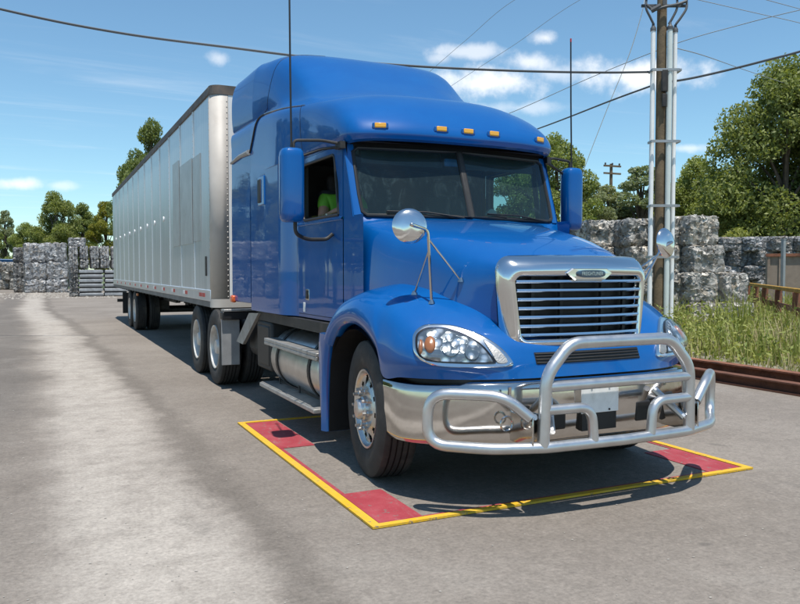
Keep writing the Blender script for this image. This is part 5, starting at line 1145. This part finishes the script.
TV = {'a': crown_mesh(1, 'leaf'), 'b': crown_mesh(2, 'leaf', nclump=50, R_=3.0), 'c': crown_mesh(3, 'leaf_light', nclump=46), 'g': crown_mesh(4, 'leaf_grey', nclump=30, R_=2.6, nleaf=600), 'y': crown_mesh(5, 'leaf_yellow', nclump=34, R_=2.6),
      'big': crown_mesh(6, 'leaf', H_=12, R_=4.4, nclump=110, nleaf=700, leaf=.115, low=.12, shape=.4), 'bush': crown_mesh(8, 'leaf_light', H_=4.5, R_=2.6, nclump=34, nleaf=520, leaf=.10, low=.05)}
TH = {'a': 10, 'b': 10, 'c': 10, 'g': 10, 'y': 10, 'big': 12, 'bush': 4.5}
def tree(px, Z, ytop, kind, wid, label, group, loc=None):
    p = loc if loc is not None else gnd(px, Z); h = at(px, ytop, Z).z if loc is None else ytop
    e = empty('tree' if kind != 'bush' else 'bush', p, random.uniform(0, 6.28)); s = h / (TH[kind] * 1.03)
    for nm, me in zip(('crown', 'trunk'), TV[kind]):
        o = ob(nm, me, e); o.scale = (wid * s, wid * s, s)
    tag(e, label, 'tree' if kind != 'bush' else 'bush', group); return e
GR_, GL_, GF = 'trees beyond the right bales', 'trees beyond the left bales', 'trees along the far side of the yard'
tree(783, 41, 66, 'big', .88, 'big dark green tree towering over the grey bale wall', None)
tree(850, 43, 60, 'big', .95, 'tall dark tree beside the big dark green one, mostly past the bale wall end', None)
tree(738, 46, 165, 'c', .9, 'mid green tree between the big tree and the conduit pole', None)
tree(697, 50, 156, 'c', .95, 'light yellow-green tree right beside the conduit pole', None)
tree(722, 47, 185, 'c', .9, 'low light green tree under the edge of the big tree', None)
tree(640, 56, 163, 'g', 1.35, 'grey-green airy tree behind the conduit pole', None)
tree(607, 58, 182, 'g', 1.2, 'low grey-green tree behind the distant utility pole', None)
tree(668, 60, 190, 'c', 1.1, 'light green tree behind the conduits, low', None)
tree(590, 50, 178, 'g', 1.0, 'dark narrow tree behind the blue left-hand mirror', None)
tree(556, 46, 133, 'c', .78, 'slim dark green tree just beyond the cab roof corner', None)
tree(515, 50, 165, 'a', .9, 'green tree seen through the windshield and far cab window', None)
tree(470, 52, 175, 'b', .9, 'green tree hidden behind the truck cab', None)
for px, Z, yt, w_ in ((690, 36, 236, 'beside the conduit pole stack'), (740, 38, 232, 'behind the long bale wall'), (640, 38, 225, 'directly behind the conduit pole')): tree(px, Z, yt, 'bush', 1.0, 'low bush growing ' + w_, 'bushes behind the right bales')
tree(57, 74, 192, 'a', .85, 'rounded green tree above the block of large bales', None)
tree(83, 78, 205, 'b', .85, 'green tree above the slab stack', None)
tree(107, 72, 202, 'y', .9, 'yellowish tree beside the trailer tail', None)
tree(28, 82, 222, 'c', 1.0, 'light green tree above the tumbled bale pile', None)
tree(6, 90, 208, 'g', .7, 'thin grey-green tree beyond the tumbled bale pile', None)
tree(70, 80, 228, 'a', 1.2, 'low green tree behind the rounded tree', None)
tree(45, 84, 232, 'b', 1.3, 'low bushy tree behind the large bales', None)
tree(-25, 86, 200, 'a', 1.0, 'green tree past the tumbled bale pile', None)
tree(152, 58, 124, 'b', .62, 'tall tree whose top shows over the trailer roof', None)
tree(138, 60, 150, 'a', .6, 'shorter tree whose tip shows over the trailer roof', None)
# the yard goes on to the left of the frame (it shows in the paint of the truck side)
for k, (x, y, h) in enumerate(((-9, 30, 9.5), (-14, 33, 10.5), (-12, 41, 9), (-19, 38, 11), (-10, 58, 8), (-15, 61, 9.5), (-6.5, 62, 7.5), (-21, 56, 10))):
    tree(0, 0, h, 'abcab'[k % 5], .9, 'tree at the side of the yard opposite the truck, %s of its row' % NTH[k], GF, Vector((x, y, 0)))
for k in range(5):
    for q_ in range(3): bale(-5.2 - 1.65 * k, 45 + random.uniform(-.2, .2), q_ * 1.1, 1.6, 1.5, 1.12, 0, 'bale', 'silver bale in the free-standing row, %s layer, %s column' % (('bottom', 'middle', 'top')[q_], NTH[k]), 'bales in the free-standing row')

# ------------------------------------------------------------------ weeds and grass on the verge
def blades(n, mat, name, label, hmin, hmax, wd, seed, region):
    r = np.random.default_rng(seed); P = region(r, n); n = len(P)
    a = r.uniform(0, 2 * PI, n); h = r.uniform(hmin, hmax, n) * P[:, 3]; ln = r.uniform(.1, .6, n) * h; w2 = wd * r.uniform(.6, 1.4, n)
    dx, dy = np.cos(a), np.sin(a); sx, sy = -dy * w2, dx * w2; b0 = P[:, :3]
    def pt(f, hh, s): return np.stack([b0[:, 0] + dx * ln * f + sx * s, b0[:, 1] + dy * ln * f + sy * s, b0[:, 2] + h * hh], 1)
    V = np.stack([pt(0, -.02, -1), pt(0, -.02, 1), pt(.35, .6, .9), pt(.35, .6, -.9), pt(1, 1, 0.05)], 1).reshape(-1, 3)
    idx = np.arange(n)[:, None] * 5
    lp = np.concatenate([idx + np.array([0, 1, 2, 3]), idx + np.array([3, 2, 4])], 1).ravel().astype(np.int32)
    ls = (np.arange(n)[:, None] * 7 + np.array([0, 4])).ravel().astype(np.int32)
    me = bpy.data.meshes.new(name); me.vertices.add(5 * n); me.vertices.foreach_set('co', V.ravel()); me.loops.add(len(lp)); me.loops.foreach_set('vertex_index', lp)
    me.polygons.add(2 * n); me.polygons.foreach_set('loop_start', ls); me.update(calc_edges=True); me.materials.append(MAT[mat])
    o = bpy.data.objects.new(name, me); COL.objects.link(o); return tag(o, label, 'grass', kind='stuff')
from mathutils import noise as mn
def region_(dens_scale, thr, hvar):
    def f(r, n):
        out = []
        while len(out) < n:
            y = r.uniform(-6, 34); e = verge_edge(y - TY); d = r.uniform(0, 1) ** 1.3 * 20; x = e + .1 + d
            q = x * math.sin(YAW) + y * math.cos(YAW)
            if q < 3 or (x * RT.x + y * RT.y) / q > .62: continue
            k = mn.noise(Vector((x * dens_scale, y * dens_scale, 3.3)))
            edge = min(1, (d + .1) / 2.2)
            if r.uniform() > (k + thr) * (0.22 + .78 * edge): continue
            out.append((x, y, hump(x, y) - .02, (.35 + .65 * edge) * (.75 + hvar * k)))
        return np.array(out)
    return f
blades(52000, 'grassmat', 'weeds', 'tall green weeds and grass between the rusty beams and the bales', .15, .80, .010, 11, region_(.8, .55, 1.3))
blades(24000, 'strawmat', 'dry_grass', 'dry straw-coloured grass among the green weeds', .3, .85, .007, 12, region_(.35, .35, .9))
# broad-leaved weeds
r = np.random.default_rng(21); pts = region_(.6, .5, 1.2)(r, 6500); cen = []
for x, y, z, k in pts:
    hh = .25 + .55 * k * r.uniform(.5, 1); m_n = 9
    for q in range(m_n): t = r.uniform(.2, 1); cen.append((x + r.normal() * .10, y + r.normal() * .10, z + hh * t))
P = np.array(cen); n = len(P); nr = r.normal(size=(n, 3)); nr[:, 2] += .9; nr /= np.linalg.norm(nr, axis=1)[:, None]
e1 = np.cross(nr, r.normal(size=(n, 3))); e1 /= np.linalg.norm(e1, axis=1)[:, None]; e2 = np.cross(nr, e1); sz = .036 * r.uniform(.4, 1.7, n)[:, None]
b_ = MB(); V = np.stack([P - e1 * sz, P + e2 * sz * .4, P + e1 * sz, P - e2 * sz * .4], 1).reshape(-1, 3)
me = bpy.data.meshes.new('leafy_weeds'); me.from_pydata(V.tolist(), [], [(4 * i, 4 * i + 1, 4 * i + 2, 4 * i + 3) for i in range(n)]); me.materials.append(MAT['grassmat'])
o = bpy.data.objects.new('leafy_weeds', me); COL.objects.link(o); tag(o, 'broad-leaved weeds growing among the grass beside the rusty beams', 'weeds', kind='stuff')
# loose stones and grit along the edges of the yard
def stone_field(n, seed, fn, smin, smax, name, label):
    r = np.random.default_rng(seed); b = MB(); k = 0
    while k < n:
        x, y = fn(r); s = r.uniform(smin, smax); k += 1; ang = r.uniform(0, 6.28)
        c_, s_ = math.cos(ang) * s, math.sin(ang) * s; h = s * r.uniform(.4, .8)
        V = [(x - c_, y - s_, .003), (x + s_ * .8, y - c_ * .8, .003), (x + c_ * .9, y + s_ * .9, .003), (x - s_ * .7, y + c_ * .7, .003), (x + s * .1, y - s * .1, h)]
        b.add(V, [(0, 1, 4), (1, 2, 4), (2, 3, 4), (3, 0, 4)])
    o = b.build(name, 'stonegrit', smooth=False, recalc=False); return tag(o, label, 'gravel', kind='stuff')
pmat('stonegrit', (0.36, 0.33, 0.29), 0.9, var=0.3, vscale=3)
stone_field(2600, 31, lambda r: (TX + r.uniform(5.55, 6.6), TY + r.uniform(-9, 18)), .008, .045, 'verge_gravel', 'pale loose gravel along the edge of the weeds')
stone_field(1600, 32, lambda r: (1.2 - 6.0 * r.uniform() ** .7 if r.uniform() < .6 else r.uniform(-1, 6), 2 + 9 * r.uniform() ** 1.3), .003, .011, 'yard_grit', 'tiny loose stones scattered on the yard surface')
stone_field(1200, 33, lambda r: (r.uniform(-12, 4), r.uniform(47, 60)), .02, .12, 'scrap_crumbs', 'loose scrap crumbs and grit at the foot of the left bales')
